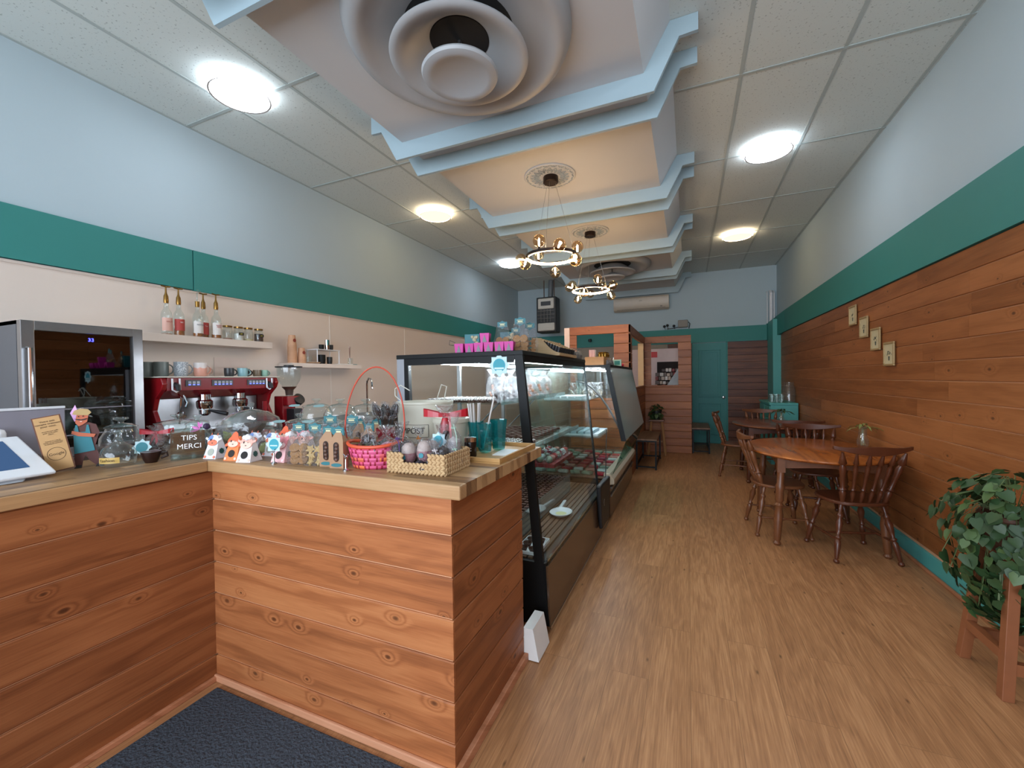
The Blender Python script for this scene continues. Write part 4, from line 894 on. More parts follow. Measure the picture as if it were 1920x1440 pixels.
cup_stack(-3.70, 3.125, 6, .040, .10, .012, 'shorter stack of upturned kraft paper cups beside the tall stack')
r = thing('wire_rack', 'small white two tier rack with black cups on the lower shelf', 'rack', (-3.72, 3.42, 1.5875))
MB().box(-.08, -.15, .150, .08, .17, .158).build('top_tier', M_whitep, r, smooth=False)
for x, y in ((-.07, -.14), (.07, -.14), (-.07, .16), (.07, .16)): MB().tube([(x, y, 0), (x, y, .15)], .005, 6).build('leg', M_whitep, r)
for k, (x, y, z, hh, rr_, lab) in enumerate(((-3.72, 3.40, 1.7462, .055, .028, 'left black and silver cup on the top of the white rack'), (-3.70, 3.46, 1.7462, .11, .026, 'tall black and silver cup on the top of the white rack'), (-3.72, 3.53, 1.7462, .06, .026, 'right black and silver cup on the top of the white rack'), (-3.70, 3.38, 1.588, .10, .04, 'black canister under the white rack'), (-3.70, 3.49, 1.588, .08, .03, 'smoked glass under the white rack'))):
    o = MB().lathe([(.0005, 0), (rr_*.85, 0), (rr_, hh*.45), (rr_, hh*.46), (rr_, hh), (rr_*.9, hh), (.0005, hh*.5)], 18).build('black_cup', M_black if k in (0, 3) else M_chrome if k == 1 else M_blackp, loc=(x, y, z)); tag(o, lab, 'cup')
tag(MB().lathe([(.03, 0), (.035, .002), (.035, .08)], 18, caps=False).build('clear_tumbler', M_jar, loc=(-3.72, 3.225, 1.588)), 'clear tumbler between the paper cups and the white rack', 'glass')
tag(MB().lathe([(.0005, 0), (.05, 0), (.07, .01), (.068, .014), (.0005, .006)], 20).build('saucer', plain('saucer_wood', '#c29b76', .5), loc=(-3.66, 3.24, 1.5875)), 'small wooden saucer at the shelf edge by the tumbler', 'saucer')
r = thing('straw_glass', 'glass of metal straws near the right end of the lower shelf', 'glass', (-3.70, 3.80, 1.5875))
MB().lathe([(.026, 0), (.03, .002), (.03, .08)], 18, caps=False).build('tumbler', M_jar, r)
for k in range(4): MB().tube([(-.01+.006*k, -.005*k, .004), (-.02+.012*k, .02-.018*k, .22-.02*(k % 2))], .0035, 6).build('straw', plain('copper_straw', '#8b6f62', .3, metal=.6), r)
tag(MB().lathe([(.0005, 0), (.06, 0), (.062, .008), (.0005, .009)], 24).build('coaster', plain('coaster_teal', '#3f8583', .5), loc=(-3.70, 3.873-.0, 1.5876)), 'round teal coaster at the right end of the lower shelf', 'coaster').scale = (.45, .45, 1)
tag(MB().box(-.05, -.10, 0, .05, .10, .006).build('napkin_pile', M_paper, smooth=False, loc=(-3.67, 3.66, 1.5876)), 'flat white napkins on the lower shelf beside the straw glass', 'napkins')

# ---------------------------------------------------------------- things on the left leg of the counter
CT = 1.0405
r = thing('payment_tablet', 'white payment tablet with a blue screen tilted on its stand at the left edge', 'tablet', (-2.37, .585, CT), 0, rot=(0, 0, radians(4)))
MB().hexa([(-.16, -.16, 0), (.10, -.16, 0), (.10, .12, 0), (-.16, .12, 0)], [(-.20, -.18, .075), (.05, -.18, .022), (.05, .15, .022), (-.20, .15, .075)]).build('stand_base', plain('tablet_base', '#9a9ca2', .4), r, smooth=False, bevel=.01)
tm = Matrix.Translation((-.05, 0, .078)) @ Matrix.Rotation(radians(26), 4, 'Y')
ta = MB().box(-.15, -.25, -.006, .15, .21, .008, tm).build('tablet_body', M_whitep, r, smooth=False, bevel=.006)
MB().box(-.115, -.25, .0082, .095, .155, .0092, tm).build('screen', emit('screen_blue', '#5f86bd', .28), ta, smooth=False)
MB().box(.118, -.20, .0082, .130, .06, .0095, tm).build('card_slot', M_blackp, ta, smooth=False)
o = text_obj('screen_text', 'Pay by Mozaïka', .03, plain('screen_ink', '#25365c', .5), ta); o.data.materials[0] = plain('screen_ink', '#25365c', .5)
o.matrix_local = tm @ Matrix.Translation((-.02, -.03, .0094)) @ Matrix.Rotation(radians(90), 4, 'Z')
r = thing('till_monitor', 'grey monitor seen from behind with a white top edge at the left edge', 'monitor', (-2.66, .60, CT), 0)
MB().box(-.008, -.45, .05, .0, .36, .25).build('back_shell', plain('monitor_grey', '#8a8690', .5), r, smooth=False, bevel=.004)
MB().box(-.012, -.45, .251, .004, .36, .262).build('top_edge', M_whitep, r, smooth=False, bevel=.002)
MB().box(-.10, -.1, 0, .02, .1, .01).box(-.03, -.04, .01, -.012, .04, .1).build('monitor_foot', M_greyp, r, smooth=False)
MB().box(.001, -.20, .03, .05, .17, .18).build('rounded_box', M_whitep, r, smooth=False, bevel=.02)
# review sign with the wooden chef figure
r = thing('review_sign', 'tall kraft sign with thanks text and a round logo beside the chef cutout', 'sign', (-2.39, .855, CT))
sm = Matrix.Rotation(radians(66), 4, 'Z') @ Matrix.Rotation(radians(-8), 4, 'X') @ Matrix.Translation((0, 0, .006)) @ Matrix.Rotation(radians(-11), 4, 'Y')
kb = MB().box(-.048, -.002, 0, .034, .004, .232, sm).build('board_edge', plain('board_brown', '#6b3f2b', .6), r, smooth=False)
MB().box(-.044, -.0035, .004, .030, -.0021, .228, sm).build('board_face', plain('kraft_board', '#bf9460', .6), r, smooth=False)
M_inkb = plain('board_ink', '#4a331c', .7)
def on(mtx, o, x, z, y=-.0042):
    o.matrix_local = mtx @ Matrix.Translation((x, y, z)) @ Matrix.Rotation(radians(90), 4, 'X'); return o
on(sm, text_obj('sign_text', 'Votre avis\ncompte vraiment\npour nous.', .0105, M_inkb, r, ext=.0002), -.007, .200)
on(sm, text_obj('sign_text', 'un petit mot suffit\npour nous aider\nmerci', .0065, M_inkb, r, ext=.0002), -.007, .162)
on(sm, text_obj('sign_text', 'Scannez le code et\nlaissez un commentaire\nen quelques secondes', .0058, M_inkb, r, ext=.0002), -.007, .122)
on(sm, text_obj('sign_text', 'Google', .015, M_inkb, r, ext=.0002), -.007, .072)
MB().lathe([(.0255, 0), (.027, 0), (.027, .0006), (.0255, .0006)], 32, sm @ Matrix.Translation((-.007, -.0036, .072)) @ Matrix.Rotation(radians(90), 4, 'X'), caps=False).build('round_logo', M_inkb, r)
r = thing('chef_cutout', 'painted wooden cutout of a moustached cook in a teal apron with beige cap', 'figure', (-2.41, .93, CT))
fm = Matrix.Rotation(radians(62), 4, 'Z')
def flat(pts, mat, nm, d=0.0, par=None, th=.003):
    # x, z outline standing upright
    q_ = fm @ Matrix.Translation((0, -d, 0)) @ Matrix.Rotation(radians(90), 4, 'X')
    return MB().prism(pts, -th/2, th/2, q_).build(nm, mat, par or r, smooth=False)
M_bsh = plain('brown_shirt', '#5c3430', .6); M_skin = plain('painted_skin', '#c4694a', .6); M_apr = plain('apron_teal', '#357f8b', .6)
flat([(-.032, 0), (-.012, 0), (-.008, .03), (.0, .055), (.012, .03), (.035, .004), (.055, .006), (.04, .06), (.03, .09), (.045, .15), (.035, .185), (.012, .195), (-.015, .19), (-.035, .17), (-.035, .09), (-.034, .05)], M_bsh, 'body')
flat([(-.033, .062), (.030, .072), (.018, .14), (.012, .185), (.006, .185), (.002, .155), (-.018, .155), (-.022, .185), (-.028, .185), (-.034, .14)], M_apr, 'apron', .004)
flat([(-.04, .150), (-.02, .138), (.028, .130), (.034, .143), (-.01, .152), (-.038, .162)], M_skin, 'forearm', .0075)
flat([(-.028, .195), (-.018, .180), (-.006, .186), (.008, .198), (.012, .225), (.006, .235), (-.022, .235), (-.026, .215)], M_skin, 'head', .0045)
flat([(-.036, .232), (-.03, .248), (-.012, .256), (.012, .252), (.022, .238), (.012, .226), (-.024, .229)], plain('cap_beige', '#b79a66', .6), 'cap', .0075)
flat([(-.030, .2125), (-.019, .2115), (-.010, .2095), (-.001, .2115), (.009, .2145), (.004, .2075), (-.006, .2055), (-.010, .2065), (-.015, .2055), (-.024, .2085)], M_blackp, 'moustache', .0078); flat([(-.018+.0018*cos(k), .222+.0026*sin(k)) for k in (0, 1, 2, 3, 4, 5)], M_blackp, 'eye', .0078); flat([(-.004+.0018*cos(k), .223+.0026*sin(k)) for k in (0, 1, 2, 3, 4, 5)], M_blackp, 'eye', .0078); flat([(-.014, .2015), (-.006, .2015), (-.008, .1985), (-.012, .1985)], plain('mouth_pale', '#e6d2c8', .6), 'mouth', .0078)
flat([(-.036, 0), (-.014, 0), (-.012, .012), (-.03, .012)], M_blackp, 'shoe', .003); flat([(.03, 0), (.058, 0), (.056, .014), (.036, .012)], M_blackp, 'shoe', .003)
o = MB().add([(0,0,0), (-.045,0,.03), (-.038,0,.055), (-.012,0,.02), (0,0,0), (-.05,.0,-.005), (-.02,-.01,-.018), (0,-.002,.0), (-.03,-.02,.02)], [(0,1,8), (1,2,8), (2,3,8), (4,5,8), (5,6,8), (6,7,8), (0,3,8)]).build('paper_bow', plain('bow_pink', '#d59fce', .6), smooth=False, loc=(-2.45, .93, CT+.215)); tag(o, 'pink folded paper bow clipped beside the cook cutout', 'bow')
# jars
def jar(name, lab, loc, prof, knob, fill=None, fcol=None, ribbon=None):
    r_ = thing(name, lab, 'jar', loc)
    MB().lathe(prof, 28, caps=False).build('glass_body', M_jar, r_)
    R0, z0 = prof[-1]
    MB().lathe([(R0*1.08, z0), (R0*1.1, z0+.006), (R0*.7, z0+.018), (.012, z0+.024), (.010, z0+.032), (knob, z0+.044), (knob*.9, z0+.052), (.0005, z0+.053)], 24, caps=False).build('glass_lid', M_jar, r_)
    if fill: MB().lathe([(.0005, .004), (prof[0][0]*.96, .004), (max(p[0] for p in prof)*.93, fill*.5), (max(p[0] for p in prof)*.9, fill), (.0005, fill)], 20).build('contents', fcol, r_)
    return r_
bell = [(.055, 0), (.062, .012), (.062, .055), (.052, .08), (.025, .098), (.016, .105)]
j = jar('bell_jar', 'squat glass bell jar with a gold label reading Fashion, beside the brown cup', (-2.325, 1.005, CT), bell, .02)
vs = []; n_ = 10
for k in range(n_+1):
    a = radians(-95+75*k/n_); vs += [(.0632*cos(a), .0632*sin(a), .018), (.0632*cos(a), .0632*sin(a), .043)]
lb = MB().add(vs, [(2*k, 2*k+2, 2*k+3, 2*k+1) for k in range(n_)]).build('gold_label', plain('label_gold', '#c9a65a', .4), j)
a = radians(-56); text_obj('label_text', 'fashion', .019, M_inkb, lb, (.064*cos(a), .064*sin(a), .031), (radians(90), 0, a+radians(90)), ext=.0003)
rounda = [(.06, 0), (.075, .015), (.085, .06), (.08, .10), (.06, .135), (.058, .145)]
jar('lidded_jar', 'round glass jar of dark sweets with a knobbed lid behind the cook cutout', (-2.56, 1.12, CT), rounda, .03, .07, M_choc)
jar('lidded_jar', 'wide glass jar with a flat knobbed lid behind the red ribboned bag', (-2.63, 1.40, CT), [(.09, 0), (.10, .01), (.10, .11), (.095, .125), (.095, .135)], .03)
jar('lidded_jar', 'glass jar with lid directly behind the tip box', (-2.45, 1.40, CT), [(.06, 0), (.068, .01), (.068, .10), (.05, .125), (.05, .135)], .02, .05, plain('jar_grey', '#5b5d66', .5))
r = thing('gift_bag', 'clear gift bag of dark sweets with red ribbon and teal badge behind the brown cup', 'bag', (-2.43, 1.20, CT))
MB().lathe([(.06, 0), (.075, .02), (.07, .07), (.03, .11), (.012, .12), (.045, .15)], 14, sy=.8, caps=False).build('wrapper', M_cello, r, angle=70)
m = MB()
for k in range(14): m.ball((random.uniform(-.04, .04), random.uniform(-.035, .035), .02+.005*k), .016, 8, 6)
m.build('sweets', M_choc, r)
M_rib = plain('ribbon_red', '#a90f22', .35, spec=.7)
def bow(parent, z, s, mat, ax=0., tails=True):
    q_ = Matrix.Translation((0, 0, z)) @ Matrix.Rotation(ax, 4, 'Z') @ Matrix.Scale(s, 4)
    m_ = MB()
    for sg in (-1, 1):
        p = []
        for k in range(13):
            a = 2*pi*k/12; p.append((sg*(.5-.5*cos(a)), .10*sin(a)*0, .22*sin(a)+.1*(.5-.5*cos(a))))
        for k in range(12):
            x0_, _, z0_ = p[k]; x1_, _, z1_ = p[k+1]; w0_ = .07+.11*abs(x0_); w1_ = .07+.11*abs(x1_)
            m_.add([(x0_, z0_, -w0_+.12*abs(x0_)), (x1_, z1_, -w1_+.12*abs(x1_)), (x1_, z1_, w1_+.12*abs(x1_)), (x0_, z0_, w0_+.12*abs(x0_))], [(0, 1, 2, 3)], q_)
    if tails:
        m_.add([(-.05, -.06, -.02), (.05, .02, -.02), (.28, -.3, -.7), (.18, -.38, -.72)], [(0, 1, 2, 3)], q_)
        m_.add([(-.05, -.06, -.02), (.05, .02, -.02), (-.30, -.2, -.9), (-.40, -.25, -.88)], [(0, 1, 2, 3)], q_)
    m_.ball((0, 0, .02), .1, 8, 6, mat=q_)
    return m_.build('ribbon_bow', mat, parent, angle=70)
bow(r, .115, .075, M_rib, radians(35))
bq = badge('round_badge', r, .6, (.02, -.068, .055), (radians(80), 0, radians(40))); MB().lathe([(.0005, .001), (.024, .001), (.024, .0018), (.0005, .0018)], 20).build('badge_disc', M_apr, bq)
o = thing('espresso_cup', 'dark brown espresso cup with white inside between the bell jar and the tip box', 'cup', (-2.26, 1.095, CT), radians(35))
MB().lathe([(.0005, 0), (.022, 0), (.028, .012), (.037, .04), (.038, .05), (.0355, .05)], 24).build('body', plain('cup_brown', '#27130f', .3), o)
MB().lathe([(.0355, .0505), (.033, .035), (.02, .012), (.0005, .01)], 24, caps=False).build('white_glaze', M_whitep, o)
MB().tube([(.034, .01, .04), (.055, .015, .042), (.058, .016, .026), (.034, .01, .016)], .005, 8).build('handle', plain('cup_brown', '#27130f', .3), o)
# tip box
r = thing('tip_box', 'square clear box printed TIPS MERCI on the corner of the counter', 'tip jar', (-2.235, 1.235, CT), radians(60))
MB().box(-.065, -.065, 0, .065, .065, .012).build('thick_base', glass('acrylic', '#e3eeee', .12), r, smooth=False)
MB().box(-.065, -.065, .012, .065, -.061, .135).box(-.065, .061, .012, .065, .065, .135).box(-.065, -.061, .012, -.061, .061, .135).box(.061, -.061, .012, .065, .061, .135).build('clear_wall', glass('acrylic', '#e3eeee', .12), r, smooth=False)
M_let = plain('white_lettering', '#efefef', .5)
text_obj('lettering', 'TIPS', .033, M_let, r, (.005, -.0658, .100), (radians(90), 0, 0), ext=.0003); text_obj('lettering', 'MERCI', .033, M_let, r, (.005, -.0658, .060), (radians(90), 0, 0), ext=.0003)
M_pb = plain('bow_magenta', '#c766a9', .5); o = thing('hair_bow', 'magenta and purple fabric flower on the rim of the tip box', 'flower', (-2.19, 1.26, CT+.136))
m = MB()
for k in range(6):
    a = k*pi/3; m.add([(0, 0, 0), (.022*cos(a-.4), .022*sin(a-.4), .006), (.034*cos(a), .034*sin(a), .02), (.022*cos(a+.4), .022*sin(a+.4), .008)], [(0, 1, 2, 3)], Matrix.Rotation(radians(50), 4, 'X'))
m.build('petal', M_pb, o, smooth=False); MB().ball((.04, .01, .012), .016, 8, 6).build('purple_bud', plain('purple_bud', '#2b1838', .6), o)

# ---------------------------------------------------------------- things on the front leg of the counter
# animal treat boxes
cardc = {'cow': ('#dfe0e6', '#6a86b8', '#e0785a'), 'fox': ('#e77f45', '#e8663f', '#f3c3ae'), 'lamb': ('#e4dedd', '#e9a797', '#f0c2b0'), 'pig': ('#e9b3b4', '#e0858d', '#f0c6c6')}
M_choctop = plain('window_dark', '#241918', .2); M_eye = plain('eye_ink', '#2c1c1c', .4)
def animal_box(kind, loc, rz_, lab, grp=None):
    b_, h_, f_ = cardc[kind]; mb_ = plain('card_'+kind, b_, .6); mh = plain('card_head_'+kind, h_, .6); mf = plain('card_face_'+kind, f_, .6); mg = plain('card_side_grey', '#b9bab8', .6)
    r_ = thing('treat_box', lab, 'treat box', loc, rz_, grp)
    # wedge body leaning to a ridge
    MB().hexa([(-.036, -.03, 0), (.036, -.03, 0), (.036, .045, 0), (-.036, .045, 0)], [(-.024, .006, .108), (.024, .006, .108), (.024, .012, .108), (-.024, .012, .108)]).build('box_body', [mb_], r_, smooth=False)
    q_ = Matrix.Translation((0, -.031, 0)) @ Matrix.Rotation(radians(-18.3), 4, 'X') @ Matrix.Rotation(radians(90), 4, 'X')
    MB().lathe([(.0005, .0), (.017, .0), (.017, .0012), (.0005, .0012)], 22, q_ @ Matrix.Translation((0, .033, .0002))).build('round_window', M_choctop if kind != 'cow' else plain('window_pale', '#a9ab9f', .3), r_)
    hd = MB().prism([(.030*cos(a)*1.05, .088+.027*sin(a)) for a in [2*pi*k/20 for k in range(20)]], .001, .004, q_)
    if kind in ('cow', 'lamb'):
        for s_ in (-1, 1): hd.prism([(s_*.022, .096), (s_*.045, .103), (s_*.046, .094), (s_*.028, .086)], .001, .0035, q_)
    if kind == 'fox':
        hd.prism([(-.02, .108), (-.012, .128), (0, .136), (.012, .128), (.02, .108)], .001, .0035, q_)
        for s_ in (-1, 1): hd.prism([(s_*.026, .085), (s_*.042, .075), (s_*.04, .064), (s_*.024, .068)], .001, .0035, q_)
    if kind == 'pig':
        for s_ in (-1, 1): hd.prism([(s_*.014, .108), (s_*.032, .122), (s_*.038, .104), (s_*.026, .096)], .001, .0035, q_)
    ho = hd.build('head', mb_ if kind == 'cow' else mh, r_, smooth=False)
    MB().prism([(.024*cos(a)*1.15, .077+.015*sin(a)) for a in [2*pi*k/16 for k in range(16)]], .004, .0048, q_).build('muzzle', mf, ho, smooth=False)
    if kind == 'cow':
        MB().prism([(-.031, .09), (-.005, .088), (-.002, .108), (-.012, .114), (-.026, .106)], .004, .0046, q_).build('blue_patch', mh, ho, smooth=False)
        for s_ in (-1, 1): MB().prism([(s_*.014, .113), (s_*.018, .125), (s_*.02, .113)], .001, .003, q_).build('horn', mf, ho, smooth=False)
    if kind == 'lamb': m_ = MB(); [m_.ball((x, z, .004), .011, 8, 6, mat=q_) for x, z in ((-.014, .112), (0, .118), (.014, .112), (0, .107))]; m_.build('wool', plain('wool_white', '#e2dede', .8), ho)
    m_ = MB().prism([(-.012+.0035*cos(a), .09+.0055*sin(a)) for a in [2*pi*k/12 for k in range(12)]], .0048, .0056, q_)
    m_.prism([(.006, .092), (.013, .089), (.006, .087), (.006, .0885), (.010, .0895), (.006, .0905)], .0048, .0056, q_).build('eyes', M_eye, ho, smooth=False)
    MB().prism([(.004*cos(a), .077+.004*sin(a)) for a in [pi+pi*k/8 for k in range(9)]], .0048, .0056, q_).build('mouth', M_eye, ho, smooth=False)
    for s_ in (-1, 1): MB().prism([(s_*.026+.0065*cos(a), .010+.0065*sin(a)) for a in [2*pi*k/12 for k in range(12)]], .0004, .0016, q_).build('foot_spot', mf, r_, smooth=False)
    MB().prism([(stk[k][0]*.22, stk[k][1]*.22) for k in range(16)], 0, .001, Matrix.Translation((.0335, .006, .034)) @ Matrix.Rotation(radians(83), 4, 'Y')).build('green_sticker', plain('sticker_green', '#1f4f48', .5), r_, smooth=False)
    return r_
animal_box('cow', (-2.085, 1.265, CT), radians(10), 'white cow shaped treat box with blue eye patch, leftmost of the front row')
animal_box('fox', (-1.945, 1.27, CT), radians(12), 'orange fox shaped treat box in the front row beside the lamb box')
animal_box('lamb', (-1.845, 1.262, CT), radians(14), 'white lamb shaped treat box with woolly head, right of the fox box')
animal_box('pig', (-1.69, 1.315, CT), radians(8), 'pink pig shaped treat box behind the silver sign clip')
for k, (kd, x, y, lab) in enumerate((('cow', -1.98, 1.39, 'cow treat box half hidden behind the fox box'), ('cow', -1.88, 1.41, 'cow treat box in the second row behind the lamb box'), ('fox', -1.93, 1.52, 'fox treat box at the back of the row, left'), ('lamb', -1.745, 1.40, 'lamb treat box seen from the side right of the front lamb box'), ('pig', -1.80, 1.52, 'pig treat box in the back row left of the wool heads'), ('lamb', -1.68, 1.43, 'lamb treat box with woolly head directly behind the pig box'), ('lamb', -1.63, 1.55, 'rearmost lamb treat box beside the cookie bags'))):
    animal_box(kd, (x, y, CT), radians(10), lab)
# silver clip with star badge
def clip(loc, lab, with_card=True):
    r_ = thing('sign_clip', lab, 'sign holder', loc)
    MB().lathe([(.014, 0), (.014, .004), (.006, .008), (.004, .012), (.004, .05), (.008, .054), (.008, .058), (.0005, .06)], 16).build('silver_post', M_chrome, r_)
    MB().tube([(-.012, 0, .066), (0, 0, .056), (.012, 0, .066)], .003, 6).build('clip_arms', M_chrome, r_)
    if with_card:
        b_ = badge('star_card', r_, .62, (0, .002, .085), (radians(86), 0, radians(12))); MB().lathe([(.0005, .001), (.024, .001), (.024, .0018), (.0005, .0018)], 24).build('card_disc', M_stt, b_); MB().box(-.018, -.008, .0018, .018, -.003, .0024).build('card_line', M_stw, b_, smooth=False)
clip((-1.675, 1.262, CT), 'silver clip stand holding a blue star shaped badge in front of the pig box')
clip((-1.262, 1.262, CT), 'silver clip stand beside the pink basket', False)
# cookie bags
M_cook = plain('cookie', '#a07342', .7, vary=.3, scale=50); M_cook2 = plain('cookie_pale', '#c2a368', .7, vary=.3, scale=50); M_hdr = plain('header_teal', '#1d6870', .5); M_hdl = plain('header_gold', '#d6cf9e', .5)
def header(parent, w, z, q_=None):
    q_ = q_ or Matrix.Identity(4)
    h_ = MB().prism([(-w, -.018), (-w*.5, -.018), (0, -.03), (w*.5, -.018), (w, -.018), (w, .014), (w*.45, .014), (0, .022), (-w*.45, .014), (-w, .014)], -.002, .002, q_ @ Matrix.Translation((0, 0, z)) @ Matrix.Rotation(radians(90), 4, 'X')).build('header_card', M_hdr, parent, smooth=False)
    MB().box(-w*.6, -.0030, z+.004, w*.6, -.0022, z+.0058, q_).box(-w*.6, -.003, z-.012, w*.6, -.0022, z-.0102, q_).box(-w*.45, -.003, z-.006, w*.45, -.0022, z+.0, q_).build('header_print', M_hdl, h_, smooth=False)
def cookie_bag(loc, rz_, lab, mat, shape, s=1.):
    r_ = thing('cookie_bag', lab, 'bag', loc, rz_); r_.scale = (s,)*3
    MB().add([(-.045,-.025,0), (.045,-.025,0), (.045,.025,0), (-.045,.025,0), (-.05,-.03,.06), (.05,-.03,.06), (.05,.03,.06), (-.05,.03,.06), (-.032,-.001,.17), (.032,-.001,.17), (.032,.001,.17), (-.032,.001,.17)], [(0,3,2,1)]+[(i, (i+1) % 4, (i+1) % 4+4, i+4) for i in range(4)]+[(i+4, (i+1) % 4+4, (i+1) % 4+8, i+8) for i in range(4)]).build('bag_film', M_cello, r_, angle=20)
    for k in range(6):
        z = .018+(k//2)*.028; x = -.02+.04*(k % 2)
        q_ = Matrix.Translation((x, random.uniform(-.006, .006), z)) @ Euler((random.uniform(.9, 1.5), random.uniform(-.6, .6), random.uniform(-.5, .5))).to_matrix().to_4x4()
        if shape == 'star': p = [((.024 if j % 2 == 0 else .012)*cos(pi*j/5), (.024 if j % 2 == 0 else .012)*sin(pi*j/5)) for j in range(10)]
        else: p = [(.022*cos(2*pi*j/14), .022*sin(2*pi*j/14)) for j in range(14)]
        MB().prism(p, -.005, .005, q_).build('cookie', mat, r_, smooth=False, bevel=.002)
    header(r_, .030, .172); return r_
cookie_bag((-1.57, 1.305, CT), radians(15), 'clear bag of round brown cookies with teal header right of the pig box', M_cook, 'round', .94)
cookie_bag((-1.475, 1.305, CT), radians(15), 'clear bag of pale star shaped cookies with teal header beside the kraft bags', M_cook2, 'star', .94)
cookie_bag((-1.54, 1.45, CT), radians(15), 'cookie bag with teal header in the second row left', M_cook, 'round', 1.05)
cookie_bag((-1.43, 1.47, CT), radians(15), 'cookie bag with teal header in the second row behind the kraft bags', M_cook, 'round', 1.05)
# kraft window bags
M_kr = plain('kraft_bag', '#a37e60', .75, vary=.08, scale=30)
def kraft(loc, rz_, lab):
    r_ = thing('kraft_bag', lab, 'bag', loc, rz_)
    MB().hexa([(-.031,-.02,0), (.031,-.02,0), (.031,.02,0), (-.031,.02,0)], [(-.031,-.02,.11), (.031,-.02,.11), (.031,.02,.11), (-.031,.02,.11)]).add([(-.031,-.02,.11), (.031,-.02,.11), (.031,.02,.11), (-.031,.02,.11), (-.014,-.002,.145), (.014,-.002,.145), (.014,.002,.145), (-.014,.002,.145)], [(0,1,5,4), (1,2,6,5), (2,3,7,6), (3,0,4,7), (4,5,6,7)]).build('bag_paper', M_kr, r_, smooth=False)
    q_ = Matrix.Translation((0, -.0206, .068)) @ Matrix.Rotation(radians(90), 4, 'X')
    p = [(.0125*cos(a), (.025 if sin(a) > 0 else -.025)+.0125*sin(a)*1.2) for a in [2*pi*k/20 for k in range(20)]]
    w_ = MB().prism(p, 0, .0012, q_).build('oval_window', M_choctop, r_, smooth=False)
    m_ = MB()
    for k in range(5): m_.ball((random.uniform(-.004, .004), -.0215, .036+k*.015), .0085, 8, 6, mat=Matrix.Identity(4))
    m_.build('nuts', plain('window_nuts', '#5d4238', .35, vary=.5, scale=80), w_)
    MB().prism([(.024*cos(a), .0075*sin(a)) for a in [2*pi*k/20 for k in range(20)]], 0, .001, Matrix.Translation((0, -.0206, .014)) @ Matrix.Rotation(radians(90), 4, 'X')).build('oval_label', M_hdr, r_, smooth=False)
    header(r_, .024, .152); return r_
kraft((-1.405, 1.312, CT), radians(12), 'kraft paper bag with oval window, left one of the front pair')
kraft((-1.335, 1.300, CT), radians(12), 'kraft paper bag with oval window, right one of the front pair beside the basket')
for x, y, lab in ((-1.50, 1.60, 'kraft bag with teal header, leftmost of the back row'), (-1.40, 1.60, 'kraft bag with teal header in the middle of the back row'), (-1.31, 1.45, 'dark filled bag with teal header just behind the basket rim')):
    kraft((x, y, CT), radians(12), lab)
# pink woven basket
t = NT('woven_pink'); tc = t.obj(); sp3 = t.n('ShaderNodeSeparateXYZ', i_0=tc)
ang = t.math('MULTIPLY', t.math('ARCTAN2', sp3.outputs['Y'], sp3.outputs['X']), 18/(2*pi)); row = t.math('MULTIPLY', sp3.outputs['Z'], 62.)
chk = t.math('MODULO', t.math('ADD', t.math('FLOOR', t.math('ADD', ang, 50.)), t.math('FLOOR', row)), 2.)
cl = t.n('ShaderNodeTexWhiteNoise', noise_dimensions='2D', i_Vector=t.n('ShaderNodeCombineXYZ', i_0=t.math('FLOOR', t.math('MULTIPLY', ang, .4)), i_1=t.math('FLOOR', row)).outputs[0])
cc = t.ramp(cl.outputs['Value'], [(.3, S('#d95c8a')), (.6, S('#d44a6a')), (.9, S('#e87a4a'))])
fz = t.math('ABSOLUTE', t.math('SUBTRACT', t.math('FRACT', row), .5))
cc = t.mix(t.math('MULTIPLY', t.math('GREATER_THAN', chk, .5), t.math('GREATER_THAN', t.math('ABSOLUTE', t.math('SUBTRACT', t.math('FRACT', t.math('ADD', ang, 50.)), .5)), .22)), cc, S('#9c1f3a'))
t.bsdf(cc, .5, bump=t.math('SUBTRACT', 1., t.math('MULTIPLY', fz, 1.6)), bs=.8, bd=.004); M_weave = t.m
r = thing('pink_basket', 'pink and orange woven basket with tall thin red hoop handle', 'basket', (-1.205, 1.365, CT), radians(14))
MB().lathe([(.085, 0), (.092, .004), (.112, .088), (.107, .088), (.087, .008), (.0005, .008)], 40, sx=1., sy=.72).build('woven_body', M_weave, r, angle=60)
rim_ = [(1.0*.112*cos(2*pi*k/40), .72*.112*sin(2*pi*k/40), .093+.012*abs(cos(2*pi*k/40))**3) for k in range(40)]
MB().tube(rim_, .007, 8, closed=True).build('rim', plain('rim_orange', '#cf4f2c', .5), r)
hp = [(.132*cos(pi*k/24)+.012*sin(pi*k/24), 0, .16+.255*sin(pi*k/24)) for k in range(25)]
hp = [(-.112, 0, .04)]+hp[::-1]+[(.112, 0, .04)]
MB().tube(hp, .0032, 8).build('hoop_handle', plain('handle_red', '#b8452f', .4), r)
m = MB(); rg = random.Random(2)
for k in range(60):
    a = rg.uniform(0, 6.28); rr_ = rg.uniform(.02, .095); p = Vector((rr_*1.1*cos(a), rr_*.7*sin(a), .07))
    m.tube([p, p+Vector((rg.uniform(-.02, .02), rg.uniform(-.02, .02), rg.uniform(.01, .03)))], .001, 4)
m.build('green_shred', plain('shred_green', '#6b7a35', .7), r)
